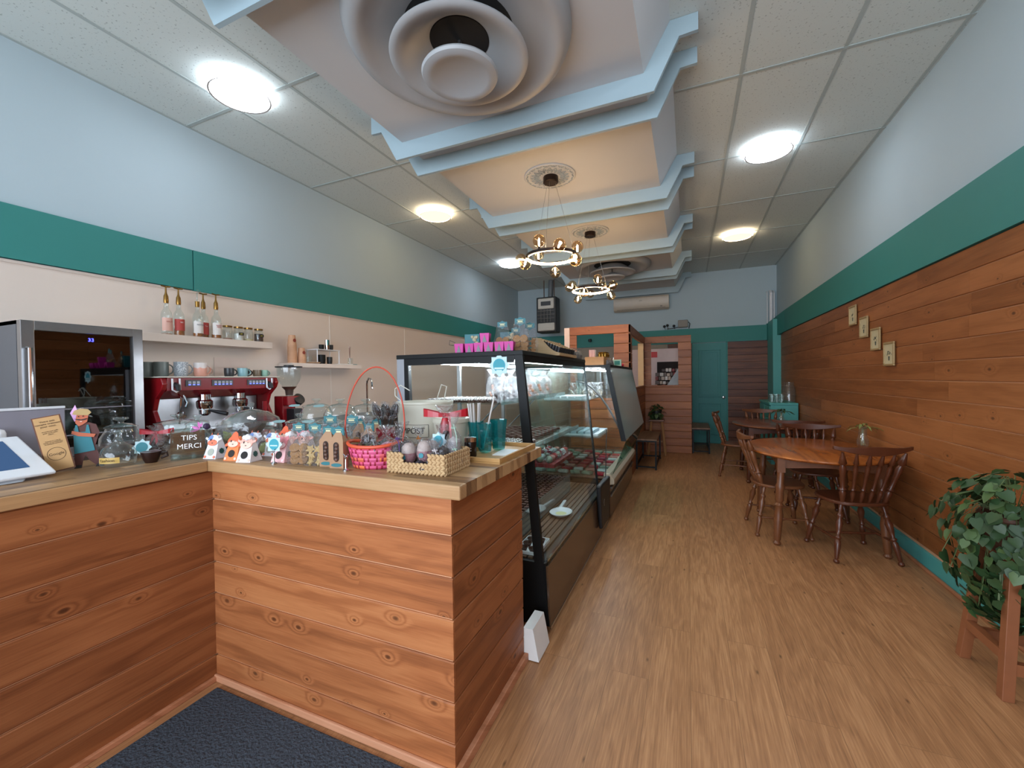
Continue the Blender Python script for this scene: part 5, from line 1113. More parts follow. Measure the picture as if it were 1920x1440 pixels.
def sweet_wrap(name, loc, s, fill, lab, rz_=0, cat='sweet', tall=1.0, rib=None, tilt=0):
    r_ = thing(name, lab, cat, loc, rot=(tilt, 0, rz_)); r_.scale = (s,)*3
    MB().lathe([(.0005, 0), (.030, .004), (.038, .03*tall), (.03, .065*tall), (.008, .085*tall), (.006, .09*tall), (.022, .115*tall), (.028, .13*tall)], 12, caps=False).build('wrapper', M_cello, r_, angle=75)
    MB().lathe([(.0005, .006), (.024, .008), (.031, .03*tall), (.024, .055*tall), (.0005, .066*tall)], 16).build('sweet', fill, r_)
    if rib: MB().tube([(.009*cos(2*pi*k/8), .009*sin(2*pi*k/8), .088*tall) for k in range(8)], .003, 5, closed=True).tube([(0, -.009, .088*tall), (.015, -.025, .10*tall), (.03, -.03, .07*tall), (.035, -.035, .04*tall)], .0018, 5).build('ribbon', rib, r_)
    return r_
bz = CT+.045
M_ds = plain('choc_glossy', '#241312', .25); M_pink = plain('sweet_pink', '#b87686', .35); M_grey = plain('ribbon_grey', '#8d8d8f', .4); M_mint = plain('ribbon_mint', '#a9c4b3', .4); M_white2 = plain('ribbon_white', '#c9bfc0', .4)
for args in (((-1.245, 1.37, bz+.02), .95, M_ds, 'wrapped dark chocolate standing at the left in the pink basket', M_grey, 1.15), ((-1.185, 1.335, bz), 1., M_ds, 'wrapped dark sweet with grey ribbon at the front of the pink basket', M_grey, .8),
             ((-1.135, 1.365, bz), 1.15, M_pink, 'pink sweet in clear wrap in the middle of the pink basket', None, .85), ((-1.075, 1.35, bz), 1.0, M_ds, 'wrapped dark sweet with purple ribbon at the right in the pink basket', plain('ribbon_purple', '#4b2a6b', .4), .9),
             ((-1.10, 1.41, bz), 1.15, M_ds, 'wrapped dark sweet at the back right of the pink basket', None, .95), ((-1.20, 1.42, bz), 1.05, M_ds, 'wrapped dark sweet at the back left of the pink basket', None, .9)):
    sweet_wrap('wrapped_chocolate', args[0], args[1], args[2], args[3], rib=args[4], tall=args[5])
# red cup of chocolate spoons
r = thing('spoon_cup', 'red tinsel cup holding wrapped chocolate spoons behind the pink basket', 'cup', (-1.345, 1.60, CT))
MB().lathe([(.0005, 0), (.035, 0), (.045, .13), (.042, .13), (.033, .01), (.0005, .01)], 20).build('red_cup', plain('tinsel_red', '#8c1224', .4, vary=.5, scale=160, bump=.5), r)
for k in range(6):
    a = k*1.05; x, y = .02*cos(a), .02*sin(a); q_ = Euler((.35*sin(a), .35*cos(a), 0)).to_matrix().to_4x4(); q_.translation = (x, y, .10)
    s_ = MB().tube([(0, 0, -.04), (0, 0, .09)], .003, 6, mat=q_).build('spoon_stick', M_blackp, r)
    MB().lathe([(.0005, .085), (.014, .10), (.016, .12), (.010, .145), (.0005, .155)], 12, q_, sy=.5).build('chocolate_spoon', M_ds, s_)
    MB().lathe([(.008, .075), (.02, .10), (.022, .13), (.012, .165)], 10, q_, sy=.6, caps=False).build('spoon_wrap', M_cello, s_, angle=75)
# woven tray basket with notch
t = NT('water_hyacinth'); wv = t.n('ShaderNodeTexWave', wave_type='BANDS', bands_direction='DIAGONAL', i_Scale=22.0, i_Distortion=2.0, i_Detail=1.0, i_Vector=t.obj())
nz = t.n('ShaderNodeTexNoise', i_Scale=55.0, i_Vector=t.obj())
t.bsdf(t.mix(nz.outputs[0], S('#a17d55'), S('#d3b184')), .75, bump=wv.outputs[0], bs=.5, bd=.003); M_hya = t.m
r = thing('seagrass_basket', 'rectangular braided seagrass basket with a notched front edge', 'basket', (-.962, 1.405, CT), radians(2))
def braid(mb_, a, b, z, rr_=.0075):
    a = Vector(a); b = Vector(b); L_ = (b-a).length; n_ = max(2, int(L_/.017)); d_ = (b-a)/n_; u_ = d_.normalized(); nrm = Vector((-u_.y, u_.x, 0))
    for k in range(n_):
        for s_ in (-1, 1):
            c_ = a+d_*(k+.5)+Vector((0, 0, z+s_*.0045)); dd = (u_*.8+Vector((0, 0, -s_*.55))).normalized()
            p = [c_-dd*.013, c_-dd*.005-nrm*.001, c_+dd*.005, c_+dd*.013]
            mb_.tube(p, [.0025, .0062, .0062, .0025], 6)
W2, D2 = .128, .10
m = MB()
for k in range(4):
    z = .012+k*.0185
    if k < 2: braid(m, (-W2, -D2, 0), (W2, -D2, 0), z)
    else: braid(m, (-W2, -D2, 0), (-.056, -D2, 0), z); braid(m, (.056, -D2, 0), (W2, -D2, 0), z)
    braid(m, (W2, -D2, 0), (W2, D2, 0), z); braid(m, (-W2, -D2, 0), (-W2, D2, 0), z); braid(m, (-W2, D2, 0), (W2, D2, 0), z)
m.build('braided_wall', M_hya, r, angle=60)
MB().box(-W2+.004, -D2+.004, 0, W2-.004, D2-.004, .006).box(-W2-.002, -D2-.003, .004, W2+.002, -D2+.003, .038).box(-W2-.002, -D2-.003, .038, -.058, -D2+.003, .075).box(.058, -D2-.003, .038, W2+.002, -D2+.003, .075).box(W2-.003, -D2, .004, W2+.003, D2, .075).box(-W2-.003, -D2, .004, -W2+.003, D2, .075).box(-W2, D2-.003, .004, W2, D2+.003, .075).build('inner_wall', plain('hyacinth_dark', '#8a6a45', .8), r, smooth=False)
# eggs and wraps in the tray
M_shell = plain('egg_speckle', '#b9a59b', .4, vary=.35, scale=45); M_eggp = plain('egg_pink', '#9c6a6d', .35, vary=.2, scale=40)
def egg(loc, rz_, lab, lower):
    r_ = thing('egg_package', lab, 'egg', loc, rz_)
    MB().lathe([(.0005, .002), (.02, .008), (.031, .035), (.030, .050)], 20, caps=False).build('pink_half', M_eggp if lower else M_shell, r_)
    MB().lathe([(.030, .050), (.026, .072), (.015, .086), (.0005, .090)], 20, caps=False).build('speckled_half', M_shell, r_)
    MB().lathe([(.024, .0), (.035, .03), (.036, .055), (.025, .09), (.012, .10)], 12, caps=False).build('wrapper', M_cello, r_, angle=75)
    MB().lathe([(.0005, 0), (.010, 0), (.010, .0015), (.0005, .0015)], 14, Matrix.Translation((.0, -.0335, .035)) @ Matrix.Rotation(radians(90), 4, 'X')).build('teal_dot', M_apr, r_)
ez = CT+.0075
egg((-1.03, 1.36, ez+.012), 0, 'speckled egg with pink lower half, leftmost in the seagrass basket', True)
egg((-.965, 1.375, ez+.022), .2, 'speckled egg with pink lower half, second in the seagrass basket', True)
egg((-.985, 1.46, ez+.01), .2, 'all speckled egg at the back of the seagrass basket', False)
for k, (x, y, z, fl, tl, rb, lab) in enumerate(((-.915, 1.43, .0, M_ds, 1.3, None, 'tall wrapped dark chocolate in the middle of the seagrass basket'), (-.90, 1.35, 0, plain('mauve_choc', '#6e5258', .3), .9, M_white2, 'mauve sweet with white ribbon at the front right of the seagrass basket'), (-.865, 1.44, .0, M_pink, .8, M_mint, 'pink sweet with mint ribbon at the right of the seagrass basket'), (-1.045, 1.45, 0, M_ds, 1.2, plain('ribbon_orange', '#a86222', .4), 'dark sweet with orange ribbon at the back left of the seagrass basket'), (-.89, 1.475, .02, plain('clear_pale', '#b7b0ac', .3), 1.5, M_mint, 'tall clear wrap with mint ribbon at the back right of the seagrass basket'))):
    sweet_wrap('wrapped_chocolate', (x, y, ez+z), 1., fl, lab, rib=rb, tall=tl)
for k, (x, y, rz_) in enumerate(((-.99, 1.325, .2), (-.955, 1.33, -.3), (-.93, 1.322, .5), (-.97, 1.345, 1.0))):
    o = MB().ball((0, 0, .016), .019, 10, 7, sz=.8).build('dark_pouch', plain('pouch_dark', '#26222c', .25, vary=.4, scale=60), loc=(x, y, ez+.008*(k % 2)), rot=(.3, 0, rz_)); tag(o, 'dark foil wrapped lump behind the notch of the seagrass basket', 'sweet', 'dark lumps in the notch of the basket')
r = thing('ribbon_package', 'tall clear package with a big red ribbon bow and star badge in the seagrass basket', 'gift', (-.965, 1.53, CT), radians(10))
MB().lathe([(.035, 0), (.042, .03), (.038, .10), (.022, .17), (.010, .195), (.03, .225), (.045, .25)], 14, caps=False).build('wrapper', M_cello, r, angle=75)
m = MB()
for k in range(9): m.ball((random.uniform(-.015, .015), random.uniform(-.015, .015), .03+k*.014), .016, 8, 6)
m.build('dark_figure', M_ds, r); MB().lathe([(.026, .13), (.02, .17), (.012, .195)], 12, caps=False).build('red_tissue', M_rib, r)
bow(r, .205, .098, M_rib, radians(8), False)
MB().add([(.02, -.012, .20), (.03, -.012, .20), (.045, -.03, .03), (.038, -.03, .03)], [(0, 1, 2, 3)]).build('ribbon_tail', M_rib, r, smooth=False)
bq = badge('star_badge', r, .62, (-.012, -.048, .10), (radians(82), 0, radians(-8))); MB().lathe([(.0005, .001), (.024, .001), (.024, .0018), (.0005, .0018)], 20).build('badge_disc', M_stt, bq)
# compost bucket and lidded pot, straws
M_cream = plain('cream_enamel', '#c9c3b2', .4, vary=.04, scale=6)
def wrap_text(name, body, size, R_, a0, z, mat, parent, ext=.0006):
    o_ = text_obj(name, body, size, mat, parent, ext=ext)
    for v_ in o_.data.vertices:
        a_ = a0+v_.co.x/R_; rr_ = R_+v_.co.z; y_ = v_.co.y; v_.co = (rr_*cos(a_), rr_*sin(a_), z+y_)
    return o_
def wrap_band(mb_, x0_, x1_, z0_, z1_, R_, a0, th=.0008):
    n_ = max(2, int(abs(x1_-x0_)/.008)); vs_ = []
    for k in range(n_+1):
        a_ = a0+(x0_+(x1_-x0_)*k/n_)/R_
        vs_ += [((R_-.001)*cos(a_), (R_-.001)*sin(a_), z0_), ((R_+th)*cos(a_), (R_+th)*sin(a_), z0_), ((R_+th)*cos(a_), (R_+th)*sin(a_), z1_), ((R_-.001)*cos(a_), (R_-.001)*sin(a_), z1_)]
    return mb_.add(vs_, [(0, 1, 2, 3), tuple(4*n_+i for i in (3, 2, 1, 0))]+[(4*k+i, 4*k+4+i, 4*k+4+(i+1) % 4, 4*k+(i+1) % 4) for k in range(n_) for i in range(4)])
r = thing('compost_bucket', 'cream enamel bucket printed COMPOST in front of the nearer display case', 'bucket', (-1.325, 1.90, CT))
MB().lathe([(.0005, .0), (.125, 0), (.13, .004), (.150, .23), (.153, .232), (.153, .242), (.148, .242), (.146, .23), (.126, .008), (.0005, .008)], 48).build('bucket_body', M_cream, r)
MB().tube([(-.15, 0, .235), (-.20, 0, .27), (-.20, 0, .31), (-.16, 0, .33), (-.10, 0, .30)], .003, 6).tube([(.06, .10, .245), (.09, .08, .32), (.05, .09, .33), (.0, .12, .25)], .003, 6).build('wire_loop', plain('wire_pale', '#c9c4b8', .5), r)
a = radians(-96); wrap_text('lettering', 'COMPOST', .042, .1405, a, .095, M_blackp, r)
lp = MB(); [wrap_band(lp, *q_, .1405, a) for q_ in ((-.115, .115, .062, .064), (-.115, .115, .126, .128), (-.117, -.115, .062, .128), (.115, .117, .062, .128))]; lp.build('label_frame', M_blackp, r, smooth=False)
r = thing('lidded_pot', 'smaller cream pot with stepped lid right of the compost bucket', 'pot', (-1.10, 1.80, CT))
MB().lathe([(.0005, 0), (.075, 0), (.088, .145), (.0005, .145)], 36).build('pot_body', M_cream, r)
MB().lathe([(.092, .146), (.093, .165), (.078, .17), (.076, .19), (.0005, .195)], 36).build('pot_lid', M_cream, r)
def tumbler(loc, lab, n_str=0, s=1.):
    r_ = thing('teal_tumbler', lab, 'glass', loc)
    M_tg = glass('teal_tumbler_glass', '#5cc0c2', .10, refl=1.3, milk='#1f8f93', milk_a=.22)
    MB().lathe([(.026, 0), (.029, .004), (.033, .06), (.034, .075), (.040, .135)], 10, caps=False).build('outer_wall', M_tg, r_, angle=20)
    for k in range(n_str):
        a = k*2.4; MB().tube([(.012*cos(a), .012*sin(a), .012), (.03*cos(a+.3)+(-.01), .03*sin(a+.3), .22+.004*(k % 3))], .0042, 8).build('white_straw', plain('straw_white', '#c9c3bf', .5), r_)
    r_.scale = (s,)*3
tumbler((-.975, 1.83, CT+.012), 'teal glass tumbler full of white paper straws', 9)
tumbler((-.895, 1.77, CT+.012), 'teal glass tumbler with one leaning straw, front one of the pair on the wooden tray', 0)
tumbler((-.865, 1.86, CT+.012), 'teal glass tumbler nearest the display case on the wooden tray', 0, 1.08)
o = thing('leaning_straw', 'single white straw leaning right out of the front tumbler', 'straw', (-.895, 1.77, CT+.025)); MB().tube([(-.012, 0, .0), (.045, .01, .245)], .0042, 8).build('straw_tube', plain('straw_white', '#c9c3bf', .5), o)
r = thing('wooden_tray', 'shallow pale wooden tray at the right end of the worktop', 'tray', (-.842, 1.785, CT), 0)
Wt = plain('bamboo', '#b98d55', .5, vary=.12, scale=25)
MB().box(-.125, -.215, 0, .115, .225, .006).build('tray_floor', Wt, r, smooth=False)
MB().box(-.125, -.215, .006, .115, -.203, .024).box(-.125, .213, .006, .115, .225, .024).box(-.125, -.203, .006, -.113, .213, .024).box(.103, -.203, .006, .115, .213, .024).build('tray_rim', Wt, r, smooth=False, bevel=.002)
tag(MB().box(-.05, -.08, 0, .05, .08, .004).build('folded_napkin', M_paper, smooth=False, loc=(-.79, 1.80, CT+.0065), rot=(0, 0, .1)), 'flat white napkin on the wooden tray', 'napkin')
r = thing('sugar_shaker', 'small dark shaker printed SUC with steel lid on the wooden tray', 'shaker', (-.915, 1.66, CT+.0065))
MB().lathe([(.0005, 0), (.026, 0), (.028, .004), (.028, .062), (.026, .068), (.0005, .068)], 24).build('dark_body', plain('dark_sugar', '#1a0f0d', .25), r)
MB().lathe([(.0285, .069), (.0285, .088), (.024, .091), (.0005, .091)], 24).build('steel_lid', M_chrome, r)
text_obj('lettering', 'SUC', .022, M_let, r, (.0, -.0285, .036), (radians(90), 0, 0))
# cake dome with treats, mid jars, big jars
r = thing('cake_dome', 'wide glass cake dome over brown slabs behind the animal boxes', 'cake stand', (-2.33, 1.62, CT))
MB().lathe([(.09, 0), (.06, .01), (.02, .02), (.02, .05), (.17, .058), (.175, .064), (.0005, .064)], 40).build('stand', M_jar, r)
MB().lathe([(.155, .066), (.157, .10), (.14, .15), (.09, .185), (.03, .2), (.012, .204), (.010, .215), (.018, .23), (.012, .242), (.0005, .244)], 40, caps=False).build('dome', M_jar, r)
for k in range(7):
    x, y = -2.36+random.uniform(-.07, .07), 1.62+random.uniform(-.06, .06)
    o = MB().box(-.045, -.03, 0, .045, .03, .016).build('chocolate_slab', M_choc, smooth=False, bevel=.003, loc=(-2.38+.022*k, 1.62, CT+.084+.002*k), rot=(0, -.75, .2)); tag(o, 'leaning brown chocolate slab under the cake dome', 'chocolate', 'slabs under the cake dome')
for k in range(10):
    x = -2.16+.055*(k % 7); y = 1.375+.01*(k//7)
    r_ = thing('cello_bag', 'clear wrapped bag lying in the pile behind the animal boxes', 'bag', (x-.08, y, CT+.045*(k//7)+.004), rot=(radians(20), radians(-30), k*.7), group='wrapped bags piled behind the animal boxes')
    MB().lathe([(.0005, 0), (.03, .006), (.036, .05), (.028, .09), (.03, .115)], 12, sy=.55, caps=False).build('wrapper', M_cello, r_, angle=75); MB().lathe([(.0005, .01), (.024, .014), (.028, .05), (.0005, .08)], 10, sy=.5).build('sweet', (plain('leaf_green', '#7c8440', .6), plain('brown_bark', '#5b4234', .5), M_choc)[k % 3], r_)
tag(MB().box(-2.12, 1.86, CT, -1.60, 1.90, CT+.02).build('wood_board', plain('board_mid', '#8b6a4c', .6), smooth=False), 'low wooden strip behind the glass jars', 'board')
cand = [(.07, 0), (.08, .01), (.08, .10), (.07, .12), (.068, .13)]
jar('candy_jar', 'low glass jar with a teal card on its lid, left of the middle row', (-1.99, 1.66, CT), cand, .022)
jar('candy_jar', 'low glass jar with a teal card on its lid, middle of the middle row', (-1.82, 1.70, CT), cand, .022)
jar('candy_jar', 'low glass jar with a teal card on its lid, right of the middle row', (-1.65, 1.70, CT), cand, .022)
big = [(.085, 0), (.095, .012), (.095, .16), (.08, .19), (.075, .20)]
bj = [jar('candy_jar', 'big glass jar with fluted lid, %s of the back row' % s_, (x, 1.90, CT+.0), big, .028) for s_, x in (('leftmost', -2.13), ('middle', -1.935), ('rightmost', -1.74))]
for k, (x, y, z) in enumerate(((-2.05, 1.58, .155), (-1.88, 1.62, .155), (-1.71, 1.62, .155), (-2.20, 1.80, .225), (-2.0, 1.80, .225))):
    o = MB().prism([(-.036, 0), (-.028, -.012), (0, -.016), (.028, -.012), (.036, 0), (.028, .012), (0, .016), (-.028, .012)], 0, .0015).build('shelf_card', plain('card_mint', '#86a5a6', .5), smooth=False, loc=(x, y, CT+z-.012), rot=(radians(22), 0, radians(15))); tag(o, 'pale teal name card on a jar lid, %s' % ('low row left', 'low row middle', 'low row right', 'back row left', 'back row middle')[k], 'card')

# ---------------------------------------------------------------- goods on top of the display cases
TZ = 1.5565
M_mag = plain('magenta_card', '#c0288a', .5)
def gift(loc, rz_, lab, bowed=False):
    r_ = thing('gift_box', lab, 'gift box', loc, rz_)
    MB().hexa([(-.024,-.024,0), (.024,-.024,0), (.024,.024,0), (-.024,.024,0)], [(-.028,-.028,.055), (.028,-.028,.055), (.028,.028,.055), (-.028,.028,.055)]).build('card_box', M_mag, r_, smooth=False)
    MB().add([(-.014, -.0262, .003), (.014, -.0262, .003), (0, -.0285, .046), (.0285, -.014, .003), (.0285, .014, .003), (.0295, 0, .046)], [(0, 1, 2), (3, 4, 5)]).build('dark_window', M_choctop, r_, smooth=False)
    if bowed: MB().tube([(-.02, -.03, .06), (-.05, -.04, .075), (-.06, -.03, .05), (-.03, -.03, .045)], .0018, 5).build('string_bow', M_blackp, r_)
gifts = [(-1.265, 2.19, 0, 'leftmost magenta gift box with a string bow on the display case', True), (-1.205, 2.21, 0, 'magenta gift box second from the left on the display case', False), (-1.135, 2.19, 0, 'magenta gift box third from the left, under the stacked one', False), (-1.072, 2.19, 0, 'magenta gift box fourth from the left, right under the stacked one', False), (-1.00, 2.19, 0, 'magenta gift box fifth from the left beside the cookie bags', False), (-.945, 2.20, 0, 'rightmost magenta gift box beside the cookie bags', False)]
for x, y, dz, lab, bw in gifts: gift((x, y, TZ), radians(random.uniform(5, 20)), lab, bw)
gift((-1.10, 2.20, TZ+.0555), radians(12), 'magenta gift box stacked on top of the others')
for x, w, lab in ((-1.30, .05, 'teal flowered bag behind the magenta boxes, left'), (-1.05, .045, 'teal flowered bag behind the magenta boxes, right')):
    r_ = thing('gift_bag', lab, 'bag', (x, 2.42, TZ), radians(12)); MB().box(-w, -.03, 0, w, .03, .135).build('bag_paper', M_hdr, r_, smooth=False, bevel=.002)
    m = MB(); [m.ball((random.uniform(0, w*.8), -.031, random.uniform(.05, .12)), .011, 7, 5) for k in range(9)]; m.build('flower_print', plain('flower_cream', '#b5a98c', .7, vary=.3, scale=90), r_)
for x, y, s_, lab, sh in ((-1.035, 2.30, 1.0, 'cookie bag with tall header directly left of the tallest one on the case', 'round'), (-.93, 2.33, 1.1, 'tallest cookie bag on the nearer display case', 'round'), (-.91, 2.44, 1.0, 'cookie bag beside the wooden dispenser on the display case', 'star'), (-1.05, 2.55, .95, 'cookie bag half hidden behind the others on the display case', 'round')):
    cookie_bag((x, y, TZ), radians(12), lab, M_cook, sh, s_)
# dispenser with dark sachets
r = thing('sachet_dispenser', 'pale wooden scooped box holding rows of dark sachets on the display case', 'dispenser', (-1.03, 2.80, TZ))
M_bam = wood('bamboo_grain', '#c4a77f', '#ad8f66', '#8a6f4d', 'X', 'Z', grain=40, knots=0, isl=.1, soft=.5)
prof = [(0, 0), (.205, 0), (.205, .014)]+[(.195-.125*k/10, .022+.105*(k/10)**1.6) for k in range(11)]+[(.0, .132)]
slab(prof, 'Y', 0, .008).build('side_cheek', M_bam, r, smooth=False); slab(prof, 'Y', .47, .478).build('side_cheek', M_bam, r, smooth=False)
MB().box(0, .008, 0, .008, .47, .132).box(.008, .008, 0, .205, .47, .006).box(.197, .008, .006, .205, .47, .02).build('box_shell', M_bam, r, smooth=False)
M_sa = plain('sachet_dark', '#1d1d20', .3); o0 = MB().box(-.007, -.009, 0, .007, .009, .10).box(-.0075, -.0095, .10, .0075, .0095, .106, mi=1).build('sachet', [M_sa, plain('sachet_tip', '#c7a77c', .5)], smooth=False); tag(o0, '', 'sachet')
place_group(o0, [((-1.005+.022*i, 2.84+.036*j, TZ+.0095), 0, 1.) for j in range(12) for i in range(8)], 'slim dark sachet with tan tip standing in the wooden dispenser', 'sachets in the wooden dispenser')
for o in list(scene.objects):
    if o.name.startswith('sachet') and o.type == 'MESH':
        k_ = (o.location.x+1.005)/.154; o.rotation_euler = (0, .28, 0); o.scale = (1, 1, 1.15-.62*k_)
place_group(clear_bag(.085, .022, plain('sweets_grey', '#6a6a6a', .5)), [((-.868, 3.32+k*.045, TZ), .3*k, 1.) for k in range(7)], 'tiny clear bag standing in the row at the front edge of the display case', 'tiny clear bags on the display case')
# on the farther case
TZ2 = 1.5185
r = tag(MB().box(-.10, -.20, 0, .09, .22, .085).build('wooden_crate', plain('crate_orange', '#bd8850', .5, vary=.15, scale=30), smooth=False, bevel=.003, loc=(-.86, 4.35, TZ2)), 'orange pine box on top of the farther display case', 'box')
tag(MB().box(-.03, -.03, 0, .03, .03, .075).build('striped_box', None or plain('stripe_base', '#e3cfc4', .6), smooth=False, loc=(-.90, 4.24, TZ2+.0855)), 'pale popcorn box with pink stripes on the pine box', 'box')
st = bpy.data.objects['striped_box']; m = MB()
for k in range(4): m.box(-.029+k*.0155, -.0308, 0, -.022+k*.0155, -.0301, .075)
m.build('pink_stripes', plain('stripe_pink', '#c66a60', .6), st, smooth=False)
o = MB().lathe([(.0005, 0), (.016, .002), (.018, .03), (.01, .04), (.016, .05), (.0005, .052)], 12).build('gold_bonbon', plain('gold_foil', '#8f6f2c', .25, metal=.7, vary=.3, scale=60)); tag(o, '', 'sweet')
place_group(o, [((-.83+.028*(k % 3), 4.25+.05*(k//3), TZ2+.0855), 0, 1.) for k in range(12)], 'gold foil bonbon standing on the pine box', 'gold bonbons on the pine box')
place_group(clear_bag(.08, .02, plain('sweets_grey', '#6a6a6a', .5)), [((-.74-.002*k, 4.20+k*.07, TZ2), .2*k, 1.) for k in range(6)], 'tiny clear bag in front of the pine box on the farther case', 'tiny clear bags on the farther case')
r = thing('card_reader', 'small mint framed display card on the farther display case', 'frame', (-.73, 4.75, TZ2), radians(-5))
MB().box(-.045, -.008, 0, .045, .008, .075).build('mint_frame', plain('mint_frame', '#9fc4b4', .5), r, smooth=False, bevel=.003); MB().box(-.03, -.0095, .015, .03, -.0081, .06).build('card_face', plain('card_teal2', '#2f7f78', .5), r, smooth=False)
tag(MB().ball((0, 0, .02), .02, 10, 8).build('red_ball', plain('knob_red', '#b3263a', .5), loc=(-.72, 5.05, TZ2)), 'small red ball at the far end of the farther case top', 'ornament')
tag(MB().hexa([(-.03, -.12, 0), (.05, -.12, 0), (.05, .05, 0), (-.03, .05, 0)], [(-.03, -.118, .155), (.02, -.118, .155), (.02, .05, .155), (-.03, .05, .155)]).build('white_card', M_paper, smooth=False, loc=(-.735, 2.02, .005)), 'white folded card standing on the floor between counter and display case', 'card')

# ---------------------------------------------------------------- tables and chairs
def leg_prof(r0):
    return [(0, r0*.55), (.03, r0*.9), (.06, r0*.6), (.08, r0*.75), (.22, r0*.85), (.42, r0), (.52, r0*.7), (.55, r0*1.05), (.58, r0*.65), (.62, r0*.95), (.75, r0*.8), (.80, r0*1.05), (.84, r0*.75), (1, r0*.8)]
def table(name, lab, cx, cy, a, b, top_mat, wood_m, n_leg=4):
    r_ = thing(name, lab, 'table', (cx, cy, 0))
    n_ = 64; top = [(a*cos(2*pi*k/n_), b*sin(2*pi*k/n_)) for k in range(n_)]
    MB().lathe([(.0005, .716), (.955, .716), (.985, .722), (1.0, .732), (.995, .741), (.985, .744), (.0005, .744)], n_, sx=a, sy=b).build('tabletop', top_mat, r_, angle=50)
    ax_, ay = a*.62, b*.64
    m_ = MB()
    for (p, q_) in (((-ax_, -ay), (ax_, -ay)), ((-ax_, ay), (ax_, ay)), ((-ax_, -ay), (-ax_, ay)), ((ax_, -ay), (ax_, ay))):
        P_, Q_ = Vector((*p, 0)), Vector((*q_, 0)); d_ = (Q_-P_); n2 = 12; nr = Vector((-d_.y, d_.x, 0)).normalized()*.009
        vs = []
        for k in range(n2+1):
            c_ = P_+d_*k/n2; zb_ = .635+.018*(1-cos(2*pi*k/n2*1))*.5+.012*(k % 2 == 0)*0
            vs += [c_-nr+Vector((0, 0, zb_)), c_+nr+Vector((0, 0, zb_)), c_+nr+Vector((0, 0, .716)), c_-nr+Vector((0, 0, .716))]
        fs = [(0, 1, 2, 3), tuple(4*n2+i for i in (3, 2, 1, 0))]
        for k in range(n2):
            for i in range(4): fs.append((4*k+i, 4*k+4+i, 4*k+4+(i+1) % 4, 4*k+(i+1) % 4))
        m_.add(vs, fs)
    m_.build('apron', wood_m, r_, smooth=False)
    for sx_ in (-1, 1):
        for sy_ in (-1, 1):
            MB().box(sx_*ax_-.028, sy_*ay-.028, .60, sx_*ax_+.028, sy_*ay+.028, .716).turned((sx_*(ax_+.035), sy_*(ay+.02), 0), (sx_*ax_, sy_*ay, .60), leg_prof(.034), 14).build('leg', wood_m, r_, angle=50)
    return r_
def chair(name, lab, wm, loc, rz_, n_sp=6):
    """faces +Y, back at -Y"""
    r_ = thing(name, lab, 'chair', loc, rz_)
    seat = []; n_ = 28
    for k in range(n_):
        a_ = 2*pi*k/n_; c_, s_ = cos(a_), sin(a_)
        seat.append((.215*math.copysign(abs(c_)**.75, c_), .20*math.copysign(abs(s_)**.75, s_)))
    MB().prism(seat, .420, .446).build('seat', wm, r_, smooth=True, angle=50, bevel=.008)
    lp_ = [(0, .012), (.02, .020), (.05, .019), (.07, .011), (.09, .014), (.30, .021), (.37, .020), (.40, .012), (.42, .021), (.44, .021), (.46, .011), (.56, .019), (.68, .025), (.76, .014), (.79, .021), (.82, .021), (.85, .011), (1, .017)]
    feet = {}
    for sx_, sy_ in ((-1, -1), (1, -1), (-1, 1), (1, 1)):
        f_ = Vector((sx_*.215, sy_*.205, 0)); t_ = Vector((sx_*.14, sy_*.13, .421)); feet[(sx_, sy_)] = (f_, t_)
        MB().turned(f_, t_, lp_, 12).build('leg', wm, r_, angle=60)
    at_ = lambda k_, z_: feet[k_][0].lerp(feet[k_][1], z_/.421)
    sp_ = [(0, .006), (.2, .009), (.45, .010), (.5, .014), (.55, .010), (.8, .009), (1, .006)]
    for s_ in (-1, 1): MB().turned(at_((s_, -1), .16), at_((s_, 1), .16), sp_, 10).build('stretcher', wm, r_, angle=60)
    MB().turned(at_((-1, -1), .16).lerp(at_((-1, 1), .16), .5), at_((1, -1), .16).lerp(at_((1, 1), .16), .5), sp_, 10).build('stretcher', wm, r_, angle=60)
    # back: curved crest rail on turned spindles
    N = 16; vs = []; crest = []
    for k in range(N+1):
        u_ = -1+2*k/N; x_ = .255*u_; y_ = -.30+.055*u_*u_; hgt = .052+.014*cos(u_*pi) - .012*abs(u_); zc_ = .845+.012*(abs(u_)**3)*1.6
        crest.append((x_, y_, zc_)); vs += [(x_, y_-.011, zc_-hgt/2), (x_, y_+.011, zc_-hgt/2), (x_, y_+.013, zc_+hgt/2), (x_, y_-.013, zc_+hgt/2)]
    fs = [(0, 1, 2, 3), tuple(4*N+i for i in (3, 2, 1, 0))]+[(4*k+i, 4*k+4+i, 4*k+4+(i+1) % 4, 4*k+(i+1) % 4) for k in range(N) for i in range(4)]
    MB().add(vs, fs).build('crest_rail', wm, r_, angle=50, bevel=.004)
    bp = [(0, .010), (.1, .013), (.2, .016), (.24, .009), (.27, .017), (.30, .010), (.5, .012), (.70, .016), (.76, .008), (.79, .018), (.90, .012), (1, .006)]
    for k in range(n_sp):
        u_ = -1+2*(k+.5)/n_sp*1.0; u2 = -.9+1.8*k/(n_sp-1)
        b_ = Vector((.155*u2, -.165+.02*u2*u2, .444)); t_ = Vector((.225*u2, -.30+.055*u2*u2*.8, .83)); w_ = 1.45 if k in (0, n_sp-1) else 1.
        MB().turned(b_, t_, [(tt, rr2*w_) for tt, rr2 in bp], 10).build('spindle', wm, r_, angle=60)
    return r_
table('dining_table', 'nearer oval wooden dining table with an amber polished top by the plank wall', 1.02, 4.42, .525, .67, M_table, M_chair2)
table('dining_table', 'farther oval wooden dining table in front of the teal cabinet', 1.05, 6.55, .49, .60, plain('table_dark', '#6b3a22', .25, vary=.2, scale=20), M_chair)
